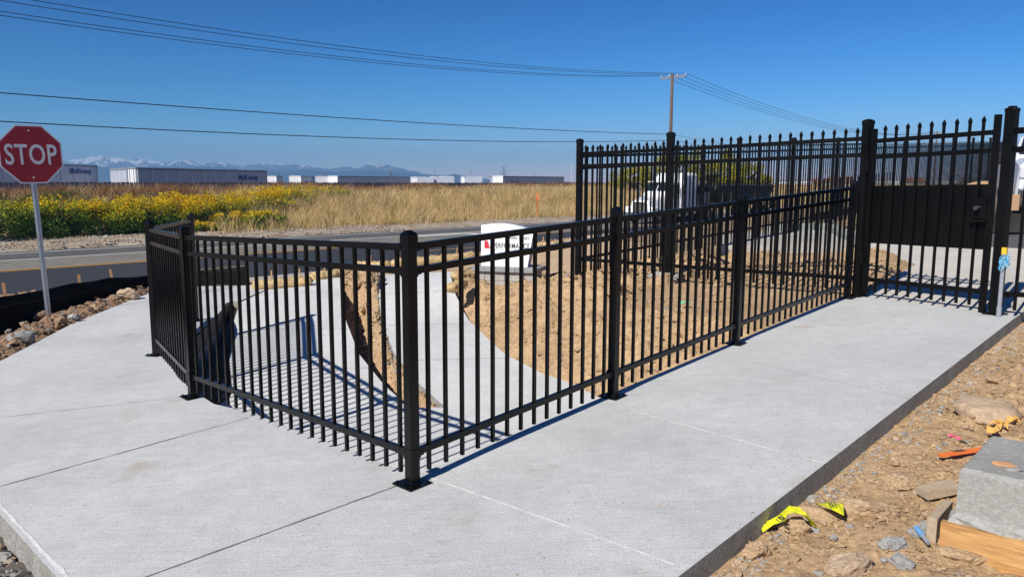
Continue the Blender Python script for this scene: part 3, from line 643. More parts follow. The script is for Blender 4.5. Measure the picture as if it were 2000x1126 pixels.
# ---------------------------------------------------------------- stop sign
sb = Vector((-6.20, 10.28, -.36)); st = empty('stop_sign', sb, 0)
tag(st, 'red octagonal stop sign on a perforated galvanised post beside the silt fence', 'road sign')
naz = 129.5; face = R(180 - naz)   # sign faces azimuth 129.5
lean = R(-1.9); top = 2.55
def up(z): return (z * math.sin(lean), 0, z)
u = MB(); prof = [(-.034, .0), (-.034, .004), (-.020, .004), (-.020, .026), (.020, .026), (.020, .004), (.034, .004), (.034, .0), (.017, .0), (.017, .022), (-.017, .022), (-.017, .0)]
n = len(prof); vs = [(a, -b, z) for z in (-.2, top) for a, b in prof]
u.add(vs, [tuple(range(n))[::-1], tuple(range(n, 2 * n))] + [(i, (i + 1) % n, n + (i + 1) % n, n + i) for i in range(n)])
u.mat(1)
z = .0
while z < top - .1:
    u.add([(a * .0045, -.0275, z + b * .0045) for a, b in ((-1, -1), (1, -1), (1, 1), (-1, 1))], [(0, 1, 2, 3)]); z += .0254
rz = R(90 - naz) + R(90)   # local -y looks along azimuth naz
sp = u.build('post', [M_GALV, M_BLACK], st); sp.rotation_euler = (0, lean, rz)
sp.rotation_euler = (Matrix.Rotation(lean, 3, 'Y') @ Matrix.Rotation(rz, 3, 'Z')).to_euler()
def octo(r, y0, y1, mat, name, parent):
    m = MB(); vs = [(r * math.cos(R(22.5 + 45 * k)), y, r * math.sin(R(22.5 + 45 * k))) for y in (y0, y1) for k in range(8)]
    m.add(vs, [tuple(range(8)), tuple(range(8, 16))[::-1]] + [(i, 8 + i, 8 + (i + 1) % 8, (i + 1) % 8) for i in range(8)]); return m.build(name, mat, parent)
zc = 2.20
Rm = Matrix.Rotation(lean, 3, 'Y') @ Matrix.Rotation(rz, 3, 'Z')
plt = octo(.405, -.032, -.028, M_WHITE, 'sign_border', st); plt.location = up(zc); plt.rotation_euler = Rm.to_euler()
red = octo(.385, -.0335, -.0325, M_RED, 'sign_face', st); red.location = up(zc); red.rotation_euler = Rm.to_euler()
STOP_AT = (red, (0, -.0345, 0))
for zz in (-.30, .30):
    m = MB(); m.tube([(0, -.034, zz), (0, -.042, zz)], [.013, .009], 10); m.build('bolt', M_GALV, red)

# ---------------------------------------------------------------- silt fence
sf = empty('silt_fence', (-6.3, 11, -.4)); tag(sf, 'black fabric silt fence on wooden stakes between the road and the left rubble', 'fence')
pts = [(-7.4, 6.2, -.05, -.75), (-6.95, 8.4, -.04, -.70), (-6.68, 10.1, .0, -.68), (-6.52, 11.45, .0, -.60), (-6.33, 12.15, .0, -.55), (-6.05, 13.0, -.06, -.50), (-5.25, 13.1, .0, -.45), (-4.42, 12.98, .10, -.40)]
N_ = 14; fine = []
for a, b in zip(pts[:-1], pts[1:]):
    for i in range(N_):
        t = i / N_; p = [a[k] + (b[k] - a[k]) * t for k in range(4)]; p[2] -= .014 * math.sin(math.pi * t); fine.append((p, math.sin(math.pi * t)))
fine.append((list(pts[-1]), 0)); vs = []
for side in (0, .004):
    for i, (p, bw) in enumerate(fine):
        for k in range(9):
            t = k / 8; bul = .035 * bw * math.sin(math.pi * t) + .012 * math.sin(i * .9 + k * 1.3) * bw
            vs.append((p[0] + bul + side, p[1] - bul * .3, p[2] + (p[3] - p[2]) * t))
nf = len(fine); fs = []
for s_ in (0, 1):
    o_ = s_ * nf * 9
    for i in range(nf - 1):
        for k in range(8): fs.append((o_ + i * 9 + k, o_ + (i + 1) * 9 + k, o_ + (i + 1) * 9 + k + 1, o_ + i * 9 + k + 1))
for i in range(nf - 1): fs.append((i * 9, (i + 1) * 9, nf * 9 + (i + 1) * 9, nf * 9 + i * 9))
m = MB(); m.add(vs, fs); m.build('fabric', M_FABRIC, sf, smooth=True)
m = MB(); m.tube([(p[0] + .035 * bw + .022, p[1], p[2] - .14 - .02 * math.sin(i * .35)) for i, (p, bw) in enumerate(fine)], .0022, 4); m.build('stitching', M_THREAD, sf)
for (x, y, zt, zb), h in zip([(-6.72, 10.28, .0, 0), (-6.50, 11.7, .0, 0), (-6.28, 12.25, -.0, 0), (-4.40, 13.0, .08, 0)], (.16, .10, .12, .07)):
    m = MB(); m.box((0, 0, 0), (.040, .030, .9)); o = m.build('stake', M_STAKE, sf, loc=(x - .03, y, zt + h - .45)); o.rotation_euler = (R(2), R(random.uniform(-6, -2)), .5)
settle(sf)

# ---------------------------------------------------------------- straw wattles
wl_lab = ['straw wattle nearest the silt fence end, beside the walk corner', 'straw wattle overlapping behind the first one beyond the left walk', 'straw wattle lying behind the far end of the middle post gap',
          'long straw wattle along the road edge left of the white monument sign', 'short straw wattle lying left of the monument base', 'lower straw wattle end beside the mound foot left of the monument',
          'small straw wattle end right of the white monument sign', 'straw wattle along the sidewalk behind the tall fence corner']
def wattle(a, b, rad, lab):
    a = Vector(a); b = Vector(b); d = (b - a); L = d.length; az_ = math.atan2(d.y, d.x); n = 22; m = MB(); vs = []; k_ = 12; sd_ = random.random() * 99
    for i in range(n + 1):
        t = i / n; c = a + d * t; c = c + Vector((-d.y, d.x, 0)).normalized() * .04 * math.sin(t * 5 + sd_); e = min(1, min(t, 1 - t) * n / 1.6) ** .5 * .93 + .07
        for k in range(k_):
            q = 2 * math.pi * k / k_; rr = rad * e * (1 + .10 * math.sin(t * 40 + k) + .08 * random.uniform(-1, 1)); vs.append((c.x - a.x + math.cos(q) * rr * -math.sin(az_), c.y - a.y + math.cos(q) * rr * math.cos(az_), c.z - a.z + math.sin(q) * rr * .82))
    m.add(vs, [(i * k_ + k, i * k_ + (k + 1) % k_, (i + 1) * k_ + (k + 1) % k_, (i + 1) * k_ + k) for i in range(n) for k in range(k_)] + [tuple(range(k_)), tuple(n * k_ + k for k in range(k_))])
    r = empty('straw_wattle', a); tag(r, lab, 'wattle', 'straw wattles staked beside the walks and road'); m.build('straw_roll', M_STRAW, r, smooth=True)
    # loose straws
    s_ = MB()
    for _ in range(max(90, int(L * 120))):
        t = random.random(); q = random.uniform(0, 2 * math.pi); c = d * t + Vector((-math.sin(az_) * math.cos(q), math.cos(az_) * math.cos(q), math.sin(q) * .85)) * rad * 1.0; v = Vector([random.gauss(0, 1) for _ in range(3)]).normalized() * random.uniform(.02, .05)
        s_.add([c - v, c + v, c + v + Vector((.004, 0, .004)), c - v + Vector((.004, 0, .004))], [(0, 1, 2, 3)])
    s_.build('loose_straw', M_STRAW, r); tag(r.children[-1], kind='stuff')
    for t in (.3, .75) if L > .8 else (.5,):
        c = d * t + Vector((random.uniform(-.05, .05), .0, 0)); m = MB(); m.box((c.x, c.y, c.z + .05), (.018, .018, .34)); m.build('stake', M_STAKE, r)
def g3(px, py, z): return at(px, py, z)
WT = [((490, 558, -.26), (612, 549, -.28), .11), ((604, 541, -.30), (690, 530, -.32), .10), ((692, 520, -.38), (762, 519, -.40), .12), ((758, 518, -.40), (936, 500, -.45), .13),
      ((884, 540, -.12), (932, 536, -.12), .10), ((876, 562, -.18), (912, 552, -.18), .09), ((1046, 483, -.2), (1074, 480, -.2), .12), ((1078, 478, -.25), (1185, 464, -.25), .12)]
def on_dust(px, py, r_):
    z_ = -.2
    for _ in range(15): p_ = at(px, py, z_); z_ = float(Df(np.array([p_.x]), np.array([p_.y]))[0]) + r_ * .75
    return at(px, py, z_)
for (a, b, r_), lb_ in zip(WT, wl_lab): wattle(on_dust(a[0], a[1], r_) , on_dust(b[0], b[1], r_), r_, lb_)

# ---------------------------------------------------------------- monument sign
ma = at(928, 552, -.06); mbp = at(1044, 557, -.06); md = (mbp - ma); mdl = md.length; maz = math.atan2(md.y, md.x)
mz = -.17
mon = empty('monument_sign', (ma.x, ma.y, mz), maz); tag(mon, 'white curved-top monument sign with red logo on a split-block base', 'sign')
bw_, bd_, bh_ = mdl, .42, .30
for r_ in range(2):
    m = MB(); n = 3
    for i in range(n + (r_ % 2)):
        x0_ = max(0, (i - .5 * (r_ % 2)) * bw_ / n); x1_ = min(bw_, (i + 1 - .5 * (r_ % 2)) * bw_ / n)
        m.box(((x0_ + x1_) / 2, bd_ / 2, bh_ * (.5 + r_) / 2), (x1_ - x0_ - .004, bd_, bh_ / 2 - .004), bev=.008)
    m.build('block_course', nmat('split_block', (.44, .41, .385), .95, (.36, .335, .31), 12, bump=.9, bscale=22), mon)
m = MB()
for i in range(3): m.box((-.04 + (bw_ + .10) * (i + .5) / 3, bd_ / 2, bh_ + .035), ((bw_ + .10) / 3 - .004, bd_ + .12, .07), bev=.006)
m.build('cap_stone', M_CAPST, mon)
zt = bh_ + .07; xl, xr = .06, bw_ - .05; th = .17; y0_ = .12
def ptop(t): return .635 + .035 * math.sin(math.pi * min(1, t * 1.15)) - .10 * max(0, t - .35) ** 1.6
prof = [(xl, 0), (xr - .10, 0)] + [(xl + (xr - xl) * t, ptop(t)) for t in np.linspace(1, 0, 15)]
m = MB(); vs = [(a, y0_, b + zt) for a, b in prof] + [(a, y0_ + th, b + zt) for a, b in prof]; n = len(prof)
m.v = vs; m.f = [tuple(range(n)), tuple(range(n, 2 * n))[::-1]] + [(i, n + i, n + (i + 1) % n, (i + 1) % n) for i in range(n)]; m.m = [0, 0] + [1] * n
pan = m.build('sign_panel', [M_PWHITE, M_PSIDE], mon)
ty = y0_ - .004; W_ = xr - xl
def fit_text(txt, wid, hei, mat, par, loc, rot, bold=0.0, space=1.0, depth=.001):
    me = text_mesh(txt, 1.0, depth, bold, 1.0, space); xs_ = [v.co.x for v in me.vertices]; ys_ = [v.co.y for v in me.vertices]; cx = (max(xs_) + min(xs_)) / 2; cy = (max(ys_) + min(ys_)) / 2; fx = wid / (max(xs_) - min(xs_)); fy = hei / (max(ys_) - min(ys_))
    for v in me.vertices: v.co.x = (v.co.x - cx) * fx; v.co.y = (v.co.y - cy) * fy; v.co.z *= depth / .001 * .5
    me.materials.clear(); me.materials.append(mat); o = link('lettering', me, par); o.location = loc; o.rotation_euler = rot; return o
fit_text('PERFORMANCE', .64 * W_ / .92, .082, M_TXT, pan, (xl + W_ * .575, ty, zt + .325), (R(90), 0, 0), bold=.012, space=1.06)
fit_text('FOODSERVICE', .40 * W_ / .92, .032, M_TXTG, pan, (xl + W_ * .455, ty, zt + .255), (R(90), 0, 0), space=1.5)
fit_text('PARK STREET', .34 * W_ / .92, .040, M_TXT, pan, (xl + W_ * .735, ty, zt + .445), (R(90), 0, 0), bold=.01, space=1.05)
m = MB(); lx0, lw = xl + .055, W_ * .105
for k in range(6):
    z0_ = zt + .275 + k * .020; m.add([(lx0, ty, z0_), (lx0 + lw * (1.25 - .10 * k), ty, z0_), (lx0 + lw * (.82 - .05 * k), ty, z0_ + .016), (lx0, ty, z0_ + .0202)], [(0, 1, 2, 3)])
m.build('logo', M_LOGO, pan)

fit_text('STOP', .615, .265, M_WHITE, STOP_AT[0], STOP_AT[1], (R(90), 0, 0), bold=.012, space=1.06)
# ---------------------------------------------------------------- boards in the pit
fb = MB(); fb.bar((-3.43, 8.2, -.285), (-3.95, 10.72, -.262), .040, .19); o = fb.build('form_board', M_DARKST, None)
tag(o, 'dark wooden form board lining the pit edge behind the railing corner', 'board')

# ---------------------------------------------------------------- conduit with twine by the gate post
cp = at(1948, 614, zs(H2)); cp = Vector((H2.x - .035, H2.y - .115, zs(H2)))
cd = empty('conduit', cp); tag(cd, 'grey plastic conduit stub with yellow cap standing at the gate latch post', 'pipe')
m = MB(); m.tube([(0, 0, 0), (0, 0, .58)], .0185, 18); m.tube([(0, 0, 0), (0, 0, .09)], .022, 18); m.build('pipe', M_PVC, cd)
m = MB(); m.tube([(0, 0, .575), (0, 0, .64)], .0235, 18); m.build('cap', M_YCAP, cd)
m = MB()
for j in range(7):
    ph = random.uniform(0, 6); r0 = random.uniform(.022, .036); m.tube([(r0 * math.cos(t * .63 + ph) + .015 * math.sin(t + j), r0 * math.sin(t * .63 + ph) - .01, .50 + .04 * math.sin(t * 1.1 + j) + .012 * j - .03) for t in range(11)], .0035, 5)
m.tube([(.03, -.02, .48), (.07, -.04, .44), (.10, -.03, .34), (.13, -.02, .30)], .0012, 4)
o = m.build('twine', M_CYAN, None, loc=cp); tag(o, 'tangle of light blue twine wrapped round the grey conduit', 'twine')

# ---------------------------------------------------------------- bottom right debris
def zd(x, y): return float(Dr(np.array([x], float), np.array([y], float))[0])
def rock_bm(seed, sub=3, rough=.22, fl=.7, facet=.35):
    bm = bmesh.new(); bmesh.ops.create_icosphere(bm, subdivisions=sub, radius=1); o_ = Vector((seed * 3.7, seed * 1.3, seed * 7.1)); rr = random.Random(seed)
    cuts = [(Vector([rr.gauss(0, 1) for _ in range(3)]).normalized(), rr.uniform(.55, .85)) for _ in range(9)]
    for v in bm.verts:
        p = v.co.copy()
        for nrm, dd in cuts:
            e = p.dot(nrm) - dd
            if e > 0: p -= nrm * e * (.5 + facet)
        k = 1 + rough * noise.noise(v.co * 1.6 + o_) + rough * .6 * noise.noise(v.co * 4 + o_) - rough * .55 * abs(noise.noise(v.co * 7 + o_)) + rough * .35 * noise.noise(v.co * 15 + o_)
        v.co = p * k; v.co.z *= fl
    return bm
def rock(name, loc, size, seed, mat, lab, cat='rock', group=None, rz=0, tilt=0, sub=4, fl=.7, sink=.3, rough=.22):
    bm = rock_bm(seed, sub, rough, fl); me = bpy.data.meshes.new(name); bm.to_mesh(me); bm.free(); me.materials.append(mat); me.polygons.foreach_set('use_smooth', [name == 'boulder'] * len(me.polygons))
    for v in me.vertices: v.co = Vector((v.co.x * size[0], v.co.y * size[1], v.co.z * size[2] / fl))
    o = link(name, me, None, (loc[0], loc[1], loc[2] + size[2] * (1 - sink * 2) * .5), rz); o.rotation_euler = (tilt, 0, rz); return tag(o, lab, cat, group)
def G_(px, py, h=0.0):
    p = onslab(px, py); 
    for _ in range(12): p = at(px, py, zd(p.x, p.y) + h)
    return p
# concrete pier in its wooden form
bz = .33; k0 = at(1875, 912, bz); k1 = at(1935, 848, bz); dl = (k1 - k0); lw_ = dl.length; e1 = dl.normalized(); e2 = Vector((e1.y, -e1.x, 0))
pier = empty('concrete_pier', (k0.x, k0.y, bz - .62)); tag(pier, 'grey concrete pier block with sharp top edge at the bottom right corner', 'concrete block')
def K(a, b, z): v = e1 * a + e2 * b; return (v.x, v.y, z)
PW = .62
m = MB(); ch = .012
rings = [(0, 0.40 - .02, 0), (0, .58, 0), (.004, .608, 0), (ch, .62, 0)]
def ring(ins, z, sk=0): return [K(ins, ins, z), K(lw_ - ins, ins, z), K(lw_ - ins, PW - ins, z), K(ins, PW - ins, z)]
vs = ring(-.008, .30) + ring(-.004, .40) + ring(0, .60) + ring(.005, .613) + ring(.014, .62)
m.add(vs, [(i * 4 + k, i * 4 + (k + 1) % 4, (i + 1) * 4 + (k + 1) % 4, (i + 1) * 4 + k) for i in range(4) for k in range(4)] + [(16, 17, 18, 19)])
m.build('concrete_top', M_BLOCK, pier)
m = MB()  # rough collar of slopped concrete over the form
vs = []; nn_ = 40
for z_, o_ in ((.385, .026), (.408, .020), (.420, .004), (.428, -.006)):
    for i in range(nn_):
        t = i / nn_ * 4; s_ = int(t); f_ = t - s_; o2_ = o_ + .008 * math.sin(i * 2.3 + z_ * 90)
        cs = [(-o2_, -o2_), (lw_ + o2_, -o2_), (lw_ + o2_, PW + o2_), (-o2_, PW + o2_)]; a = cs[s_]; b = cs[(s_ + 1) % 4]; vs.append(K(a[0] + (b[0] - a[0]) * f_, a[1] + (b[1] - a[1]) * f_, z_ + .004 * math.sin(i * 1.7)))
m.add(vs, [(r_ * nn_ + k, r_ * nn_ + (k + 1) % nn_, (r_ + 1) * nn_ + (k + 1) % nn_, (r_ + 1) * nn_ + k) for r_ in range(3) for k in range(nn_)])
m.build('mortar_collar', M_BLOCK, pier)
frm = empty('pier_form', (k0.x, k0.y, bz - .62)); tag(frm, 'yellow pine form boards around the foot of the concrete pier', 'formwork')
def board(a, b, z0_, z1_, tk, name, par, mat=M_WOOD):
    va = Vector(K(*a, 0)); vb = Vector(K(*b, 0)); c = (va + vb) / 2; c.z = (z0_ + z1_) / 2; d_ = vb - va
    m = MB(); m.box((0, 0, 0), (d_.length, tk, z1_ - z0_), bev=.002); return m.build(name, mat, par, loc=c, rz=math.atan2(d_.y, d_.x))
board((-.030, -.045), (-.030, PW + .4), .15, .385, .038, 'board', frm)
board((-.055, -.075), (.20, -.075), .22, .395, .038, 'board', frm, M_OLDW)
# debris on the dirt
rock('boulder', G_(1925, 812), (.235, .165, .105), 5, M_TANR, 'large flat tan boulder on the dirt behind the concrete pier', 'boulder', rz=.5, fl=.62, sink=.22, rough=.15)
RK = [((1690, 1003), (.13, .085, .06), M_CLOD, 'big tan dirt clod left of the pier form with a deep shadow at its right', 1), ((1596, 1012), (.12, .045, .042), M_CLOD, 'long tan clod between the two yellow tape pieces', 2),
      ((1745, 1068), (.062, .05, .04), M_GREYR, 'grey mortar-crusted stone in front of the wood form', 3), ((1798, 1043), (.055, .045, .05), M_GREYR, 'grey stone crusted with concrete beside the blue pipe', 4),
      ((1480, 1082), (.075, .055, .045), M_CLOD, 'tan clod against the slab edge below the yellow tape', 6), ((1556, 1038), (.075, .050, .052), M_CLOD, 'tan clod under the draped yellow tape', 7),
      ((1880, 1088), (.10, .05, .035), M_CLOD, 'flat tan clod at the foot of the wood form', 8), ((1655, 1112), (.12, .08, .05), M_TANR, 'wide buried tan rock at the bottom frame edge', 9),
      ((1705, 760), (.06, .045, .03), M_CLOD, 'small tan clod close to the slab edge beyond the boulder', 10), ((1755, 905), (.07, .055, .035), M_CLOD, 'tan clod between the orange stake and slab', 12),
      ((1765, 945), (.11, .08, .045), M_CLOD, 'broad tan clod left of the grey lumber offcut', 13), ((1760, 1100), (.05, .04, .03), M_GREYR, 'pale grey stone at the bottom edge', 14), ((1850, 1060), (.05, .03, .02), M_TANR, 'thin tan stone near the form corner', 15),
      ((1660, 1030), (.022, .018, .016), M_GREYR, 'tiny grey pebble between tape and big clod', 16), ((1628, 1050), (.02, .017, .015), M_GREYR, 'smallest grey pebble below the long clod', 17), ((1950, 745), (.11, .05, .035), M_CLOD, 'dark tan clod beyond the boulder at the right frame edge', 18)]
for (pxy, sz, mt, lab, sd_) in RK: rock('rock', G_(*pxy), sz, sd_, mt, lab, 'rock', 'loose rocks and clods beside the slab', rz=random.uniform(-.6, .6), sink=.25)
# orange survey stake lying down
p = G_(1835, 893, .02); q = G_(1905, 882, .02); m = MB(); m.bar((p.x, p.y, p.z + .012), (q.x + .06, q.y, q.z + .02), .036, .010); o = m.build('survey_stake', M_ORANGE); tag(o, 'bright orange painted survey stake lying on the dirt behind the pier', 'stake')
az_ = math.atan2(q.y - p.y, q.x + .06 - p.x); put_text('lettering', '16\'003-', .03, M_TXT, o, ((p.x * .45 + q.x * .55), (p.y * .45 + q.y * .55), (p.z + q.z) / 2 + .023), (0, 0, az_), sx=.9)
p = G_(1800, 962, .03); q = G_(1868, 948, .03); m = MB(); m.bar(p, q, .085, .038); tag(m.build('lumber_offcut', M_OLDW), 'weathered grey lumber offcut butted against the concrete pier', 'lumber')
# ribbons, leaves, tape
def sheet(name, pts, wd, mat, lab, cat, curl=.3, n=3):
    pts = [Vector(p) for p in pts]; vs = []; fs = []; k = n + 1
    for i, p in enumerate(pts):
        d_ = (pts[min(i + 1, len(pts) - 1)] - pts[max(0, i - 1)]).normalized(); s_ = d_.cross(Vector((0, 0, 1))).normalized()
        for j in range(k):
            t = j / n - .5; ww = wd[i] if hasattr(wd, '__len__') else wd; vs.append(p + s_ * ww * t + Vector((0, 0, curl * ww * (.25 - t * t) + .008 * math.sin(i * 2.1 + j * 1.7))))
    m = MB(); m.add(vs, [(i * k + j, (i + 1) * k + j, (i + 1) * k + j + 1, i * k + j + 1) for i in range(len(pts) - 1) for j in range(n)])
    me = m.mesh(name, mat); o = link(name, me); sm = o.modifiers.new('s', 'SOLIDIFY'); sm.thickness = .0015; return tag(o, lab, cat)
tp = [G_(1486, 1030, .03), G_(1508, 1021, .045), G_(1527, 1009, .075), G_(1540, 994, .105), G_(1556, 997, .115), G_(1571, 1001, .10), G_(1581, 1012, .07), G_(1590, 1026, .03)]
tt = sheet('caution_tape', tp, [.055, .05, .08, .085, .07, .055, .04, .03], M_TAPE, 'crumpled yellow caution tape draped over a clod at the slab edge', 'tape')
mid = tp[3]; put_text('lettering', 'UN', .045, M_TXT, tt, G_(1526, 1013, .11), (R(25), 0, R(55)), sx=1)
tp2 = [G_(1611, 984, .05), G_(1621, 984, .075), G_(1634, 986, .08), G_(1647, 994, .06)]
t2 = sheet('caution_tape', tp2, [.08, .115, .12, .10], M_TAPE, 'small yellow tape scrap half buried right of the long clod', 'tape'); put_text('lettering', 'AU', .03, M_TXT, t2, G_(1625, 984, .115), (R(30), 0, R(20)))
tt['group'] = t2['group'] = 'scraps of caution tape'
sheet('ribbon', [G_(1852, 849, .015), G_(1860, 850, .03), G_(1868, 853, .02), G_(1876, 857, .01)], [.012, .03, .028, .012], M_PINK, 'scrap of pink flagging ribbon on the dirt near the boulder', 'ribbon')
m = MB(); p = G_(1875, 860, .01); q = G_(1896, 872, .01); m.tube([p, (p + q) / 2 + Vector((0, 0, .01)), q], [.006, .005, .004], 5); tag(m.build('twig', M_BARK), 'thin brown twig beside the pink ribbon', 'twig')
for i, (a, b, s_) in enumerate([((1940, 838), .055, 5), ((1958, 826), .05, 6), ((1978, 818), .045, 7), ((1948, 826), .045, 8)]):
    c = G_(*a, .05); m = MB(); n = 9; ph = i * 1.3
    vs = [c + Vector((0, 0, .01))] + [c + Vector((math.cos(ph + k * 2 * math.pi / n), math.sin(ph + k * 2 * math.pi / n), 0)) * b * (1 if k % 2 else .6) + Vector((0, 0, .022 * math.sin(k * 2 + i))) for k in range(n)]
    m.add(vs, [(0, k + 1, (k + 1) % n + 1) for k in range(n)]); o = m.build('dry_leaf', M_DRYLEAF); tag(o, ['curled orange dry leaf touching the boulder front', 'brown dry leaf in the middle of the leaf cluster', 'dry leaf farthest right of the boulder cluster', 'dry leaf highest on the boulder side'][i], 'leaf', 'dry leaves by the boulder')
    o.modifiers.new('s', 'SOLIDIFY').thickness = .0015
for i, (a, sz, rz_, mt, lab) in enumerate([((1960, 908), (.050, .030, .011), -.7, M_CLAY, 'orange curled clay shard on top of the concrete pier'), ((1984, 918), (.048, .022, .010), .0, M_GREYR, 'dark grey shard touching the orange shard on the pier')]):
    p = at(*a, bz); rock('shard', (p.x, p.y, bz - .002), sz, 40 + i, mt, lab, 'shard', rz=rz_, fl=.4, sink=.02, rough=.12)
p = G_(1790, 1030, .04); q = G_(1812, 1058, .03); pp = empty('pipe_stub', p); tag(pp, 'short pipe stub with blue sleeve poking out of the dirt beside the wood form', 'pipe')
m = MB(); m.tube([(0, 0, 0), (q - p) * .55], [.011, .012], 12); m.build('sleeve', M_BLUEP, pp); m = MB(); m.tube([(q - p) * .55, (q - p) * 1.05], [.009, .009], 12); m.build('pipe', M_PVC, pp)
# green scrap on the mound
p = at(1338, 592, .12); dm = float(Dm(np.array([p.x]), np.array([p.y]))[0]); p = at(1338, 592, dm + .05)
sheet('plastic_scrap', [p + Vector((-.055, 0, 0)), p + Vector((-.02, .01, .012)), p + Vector((.02, 0, .016)), p + Vector((.055, .0, .004))], [.05, .08, .09, .06], M_GREEN, 'small green plastic scrap on the dirt mound behind the second railing panel', 'scrap')
m = MB(); p = at(768, 866, plane(-.6, 4.6)); 
# concrete footings of tall posts
for q_, lab in ((P_, 'rough concrete footing around the corner post of the tall fence'), (Q_, 'rough concrete footing around the second tall fence post')):
    z_ = float(Dm(np.array([q_.x]), np.array([q_.y]))[0]); rock('post_footing', (q_.x, q_.y, z_ - .01), (.24, .20, .07), 60 + len(lab), M_CURB, lab, 'footing', fl=.5, sink=.25, rough=.3, rz=.4)
for i, (x_, y_, sz_, lab) in enumerate([(-2.42, 12.25, (.24, .20, .17), 'largest dark clod of the lump at the far tip of the pit between the walks'), (-2.18, 12.0, (.17, .16, .15), 'right clod of the lump beside the right walk edge'), (-2.58, 12.45, (.16, .14, .12), 'left clod of the lump at the left walk edge'), (-2.2, 11.55, (.13, .12, .10), 'clod just in front of the lump in the pit'), (-1.95, 10.9, (.12, .10, .08), 'middle clod in the pit between the walks')]):
    rock('clod', (x_, y_, float(Dm(np.array([x_]), np.array([y_]))[0])), sz_, 150 + i, M_CLOD, lab, 'clod', 'big clods in the pit between the walks', rz=i * 1.3, sink=.2, rough=.4, fl=.85)
# clods merged as rubble
TPL = []
for sd_ in range(10):
    bm = rock_bm(100 + sd_, 2, .55, .72, .45); bmesh.ops.triangulate(bm, faces=bm.faces); TPL.append((np.array([v.co[:] for v in bm.verts], np.float32), np.array([[v.index for v in f.verts] for f in bm.faces], np.int32))); bm.free()
def scatter(name, pts, sizes, mats, wts, flat=.8):
    V = []; F = []; MI = []; b = 0
    for (x, y, z), s_ in zip(pts, sizes):
        v, f = TPL[random.randrange(10)]; a = random.uniform(0, 6.28); ca, sa = math.cos(a), math.sin(a); t = random.uniform(-.5, .5); ct, st_ = math.cos(t), math.sin(t)
        q = v * np.array([s_ * random.uniform(.7, 1.3), s_ * random.uniform(.6, 1.1), s_ * flat * random.uniform(.6, 1.1)], np.float32)
        q = np.stack([q[:, 0] * ct - q[:, 2] * st_, q[:, 1], q[:, 0] * st_ + q[:, 2] * ct], 1); q = np.stack([q[:, 0] * ca - q[:, 1] * sa, q[:, 0] * sa + q[:, 1] * ca, q[:, 2]], 1) + np.array([x, y, z + s_ * .15], np.float32)
        V.append(q); F.append(f + b); b += len(v); MI.append(np.full(len(f), random.choices(range(len(mats)), wts)[0]))
    o = np_mesh(name, np.concatenate(V), np.concatenate(F), mats, np.concatenate(MI)); o['kind'] = 'stuff'; return o
def psize(n, a, b, k=2.4): u = rng.random(n); return a * (1 - u * (1 - (a / b) ** k)) ** (-1 / k)
# right bank
n = 22000; y = rng.uniform(2.2, 8.2, n) ; x = edgeR(y) + .02 + rng.random(n) ** 1.4 * 3.2; z = Dr(x, y); sz = psize(n, .005, .034, 2.0)
scatter('rubble', zip(x, y, z), sz, [M_CLOD, M_DIRT, M_TANR, M_GREYR], [8, 8, 2, .8])
n = 1500; y = rng.uniform(2.2, 8.0, n); x = edgeR(y) + .01 + rng.random(n) * .28 * (.4 + vn(y * 1.5, y * 0) + .5); z = Dr(x, y); scatter('gravel', zip(x, y, z), psize(n, .005, .022, 2), [M_GREYR, M_CURB], [1, 1])
# mound
n = 6500; y = rng.uniform(6.5, 13, n); x = w2R(y) + rng.random(n) * 6.4; k = ((x - C_.x) * o1.x + (y - C_.y) * o1.y > .07) & (x < drvL(y) - .02) & ((x < 3.6) | (y > 8.7)); x = x[k]; y = y[k]; z = Dm(x, y); scatter('rubble', zip(x, y, z), psize(len(x), .010, .085, 2.1), [M_CLOD, M_TANR, M_GREYR], [8, 3, .6])
# loose clods on the pile by the driveway, and crumbs on the slab
n = 1500; x = rng.uniform(4.0, 6.0, n); y = rng.uniform(8.9, 12.6, n); k = x < drvL(y) - .01; x = x[k]; y = y[k]; scatter('rubble', zip(x, y, Dm(x, y)), psize(len(x), .012, .07, 2), [M_CLOD, M_DIRT, M_TANR], [6, 4, 2])
n = 420; y = rng.uniform(2.3, 8, n); x = edgeR(y) - .01 - rng.random(n) ** 3 * .9; scatter('dirt_crumbs', zip(x, y, planeN(x, y)), psize(n, .0022, .008, 2), [M_CLOD, M_GREYR], [4, 1])
n = 260; x = rng.uniform(-4.5, 3.6, n); y = rng.uniform(2.4, 8, n); k = ((x - C_.x) * o1.x + (y - C_.y) * o1.y < 0) & (x < edgeR(y)) & (((x - C_.x) * o2.x + (y - C_.y) * o2.y < 0) | (x > -.5)) & (x > edgeL(y) + .1); x = x[k]; y = y[k]; scatter('dirt_crumbs', zip(x, y, planeN(x, y)), psize(len(x), .0022, .007, 2), [M_CLOD, M_GREYR], [4, 1])
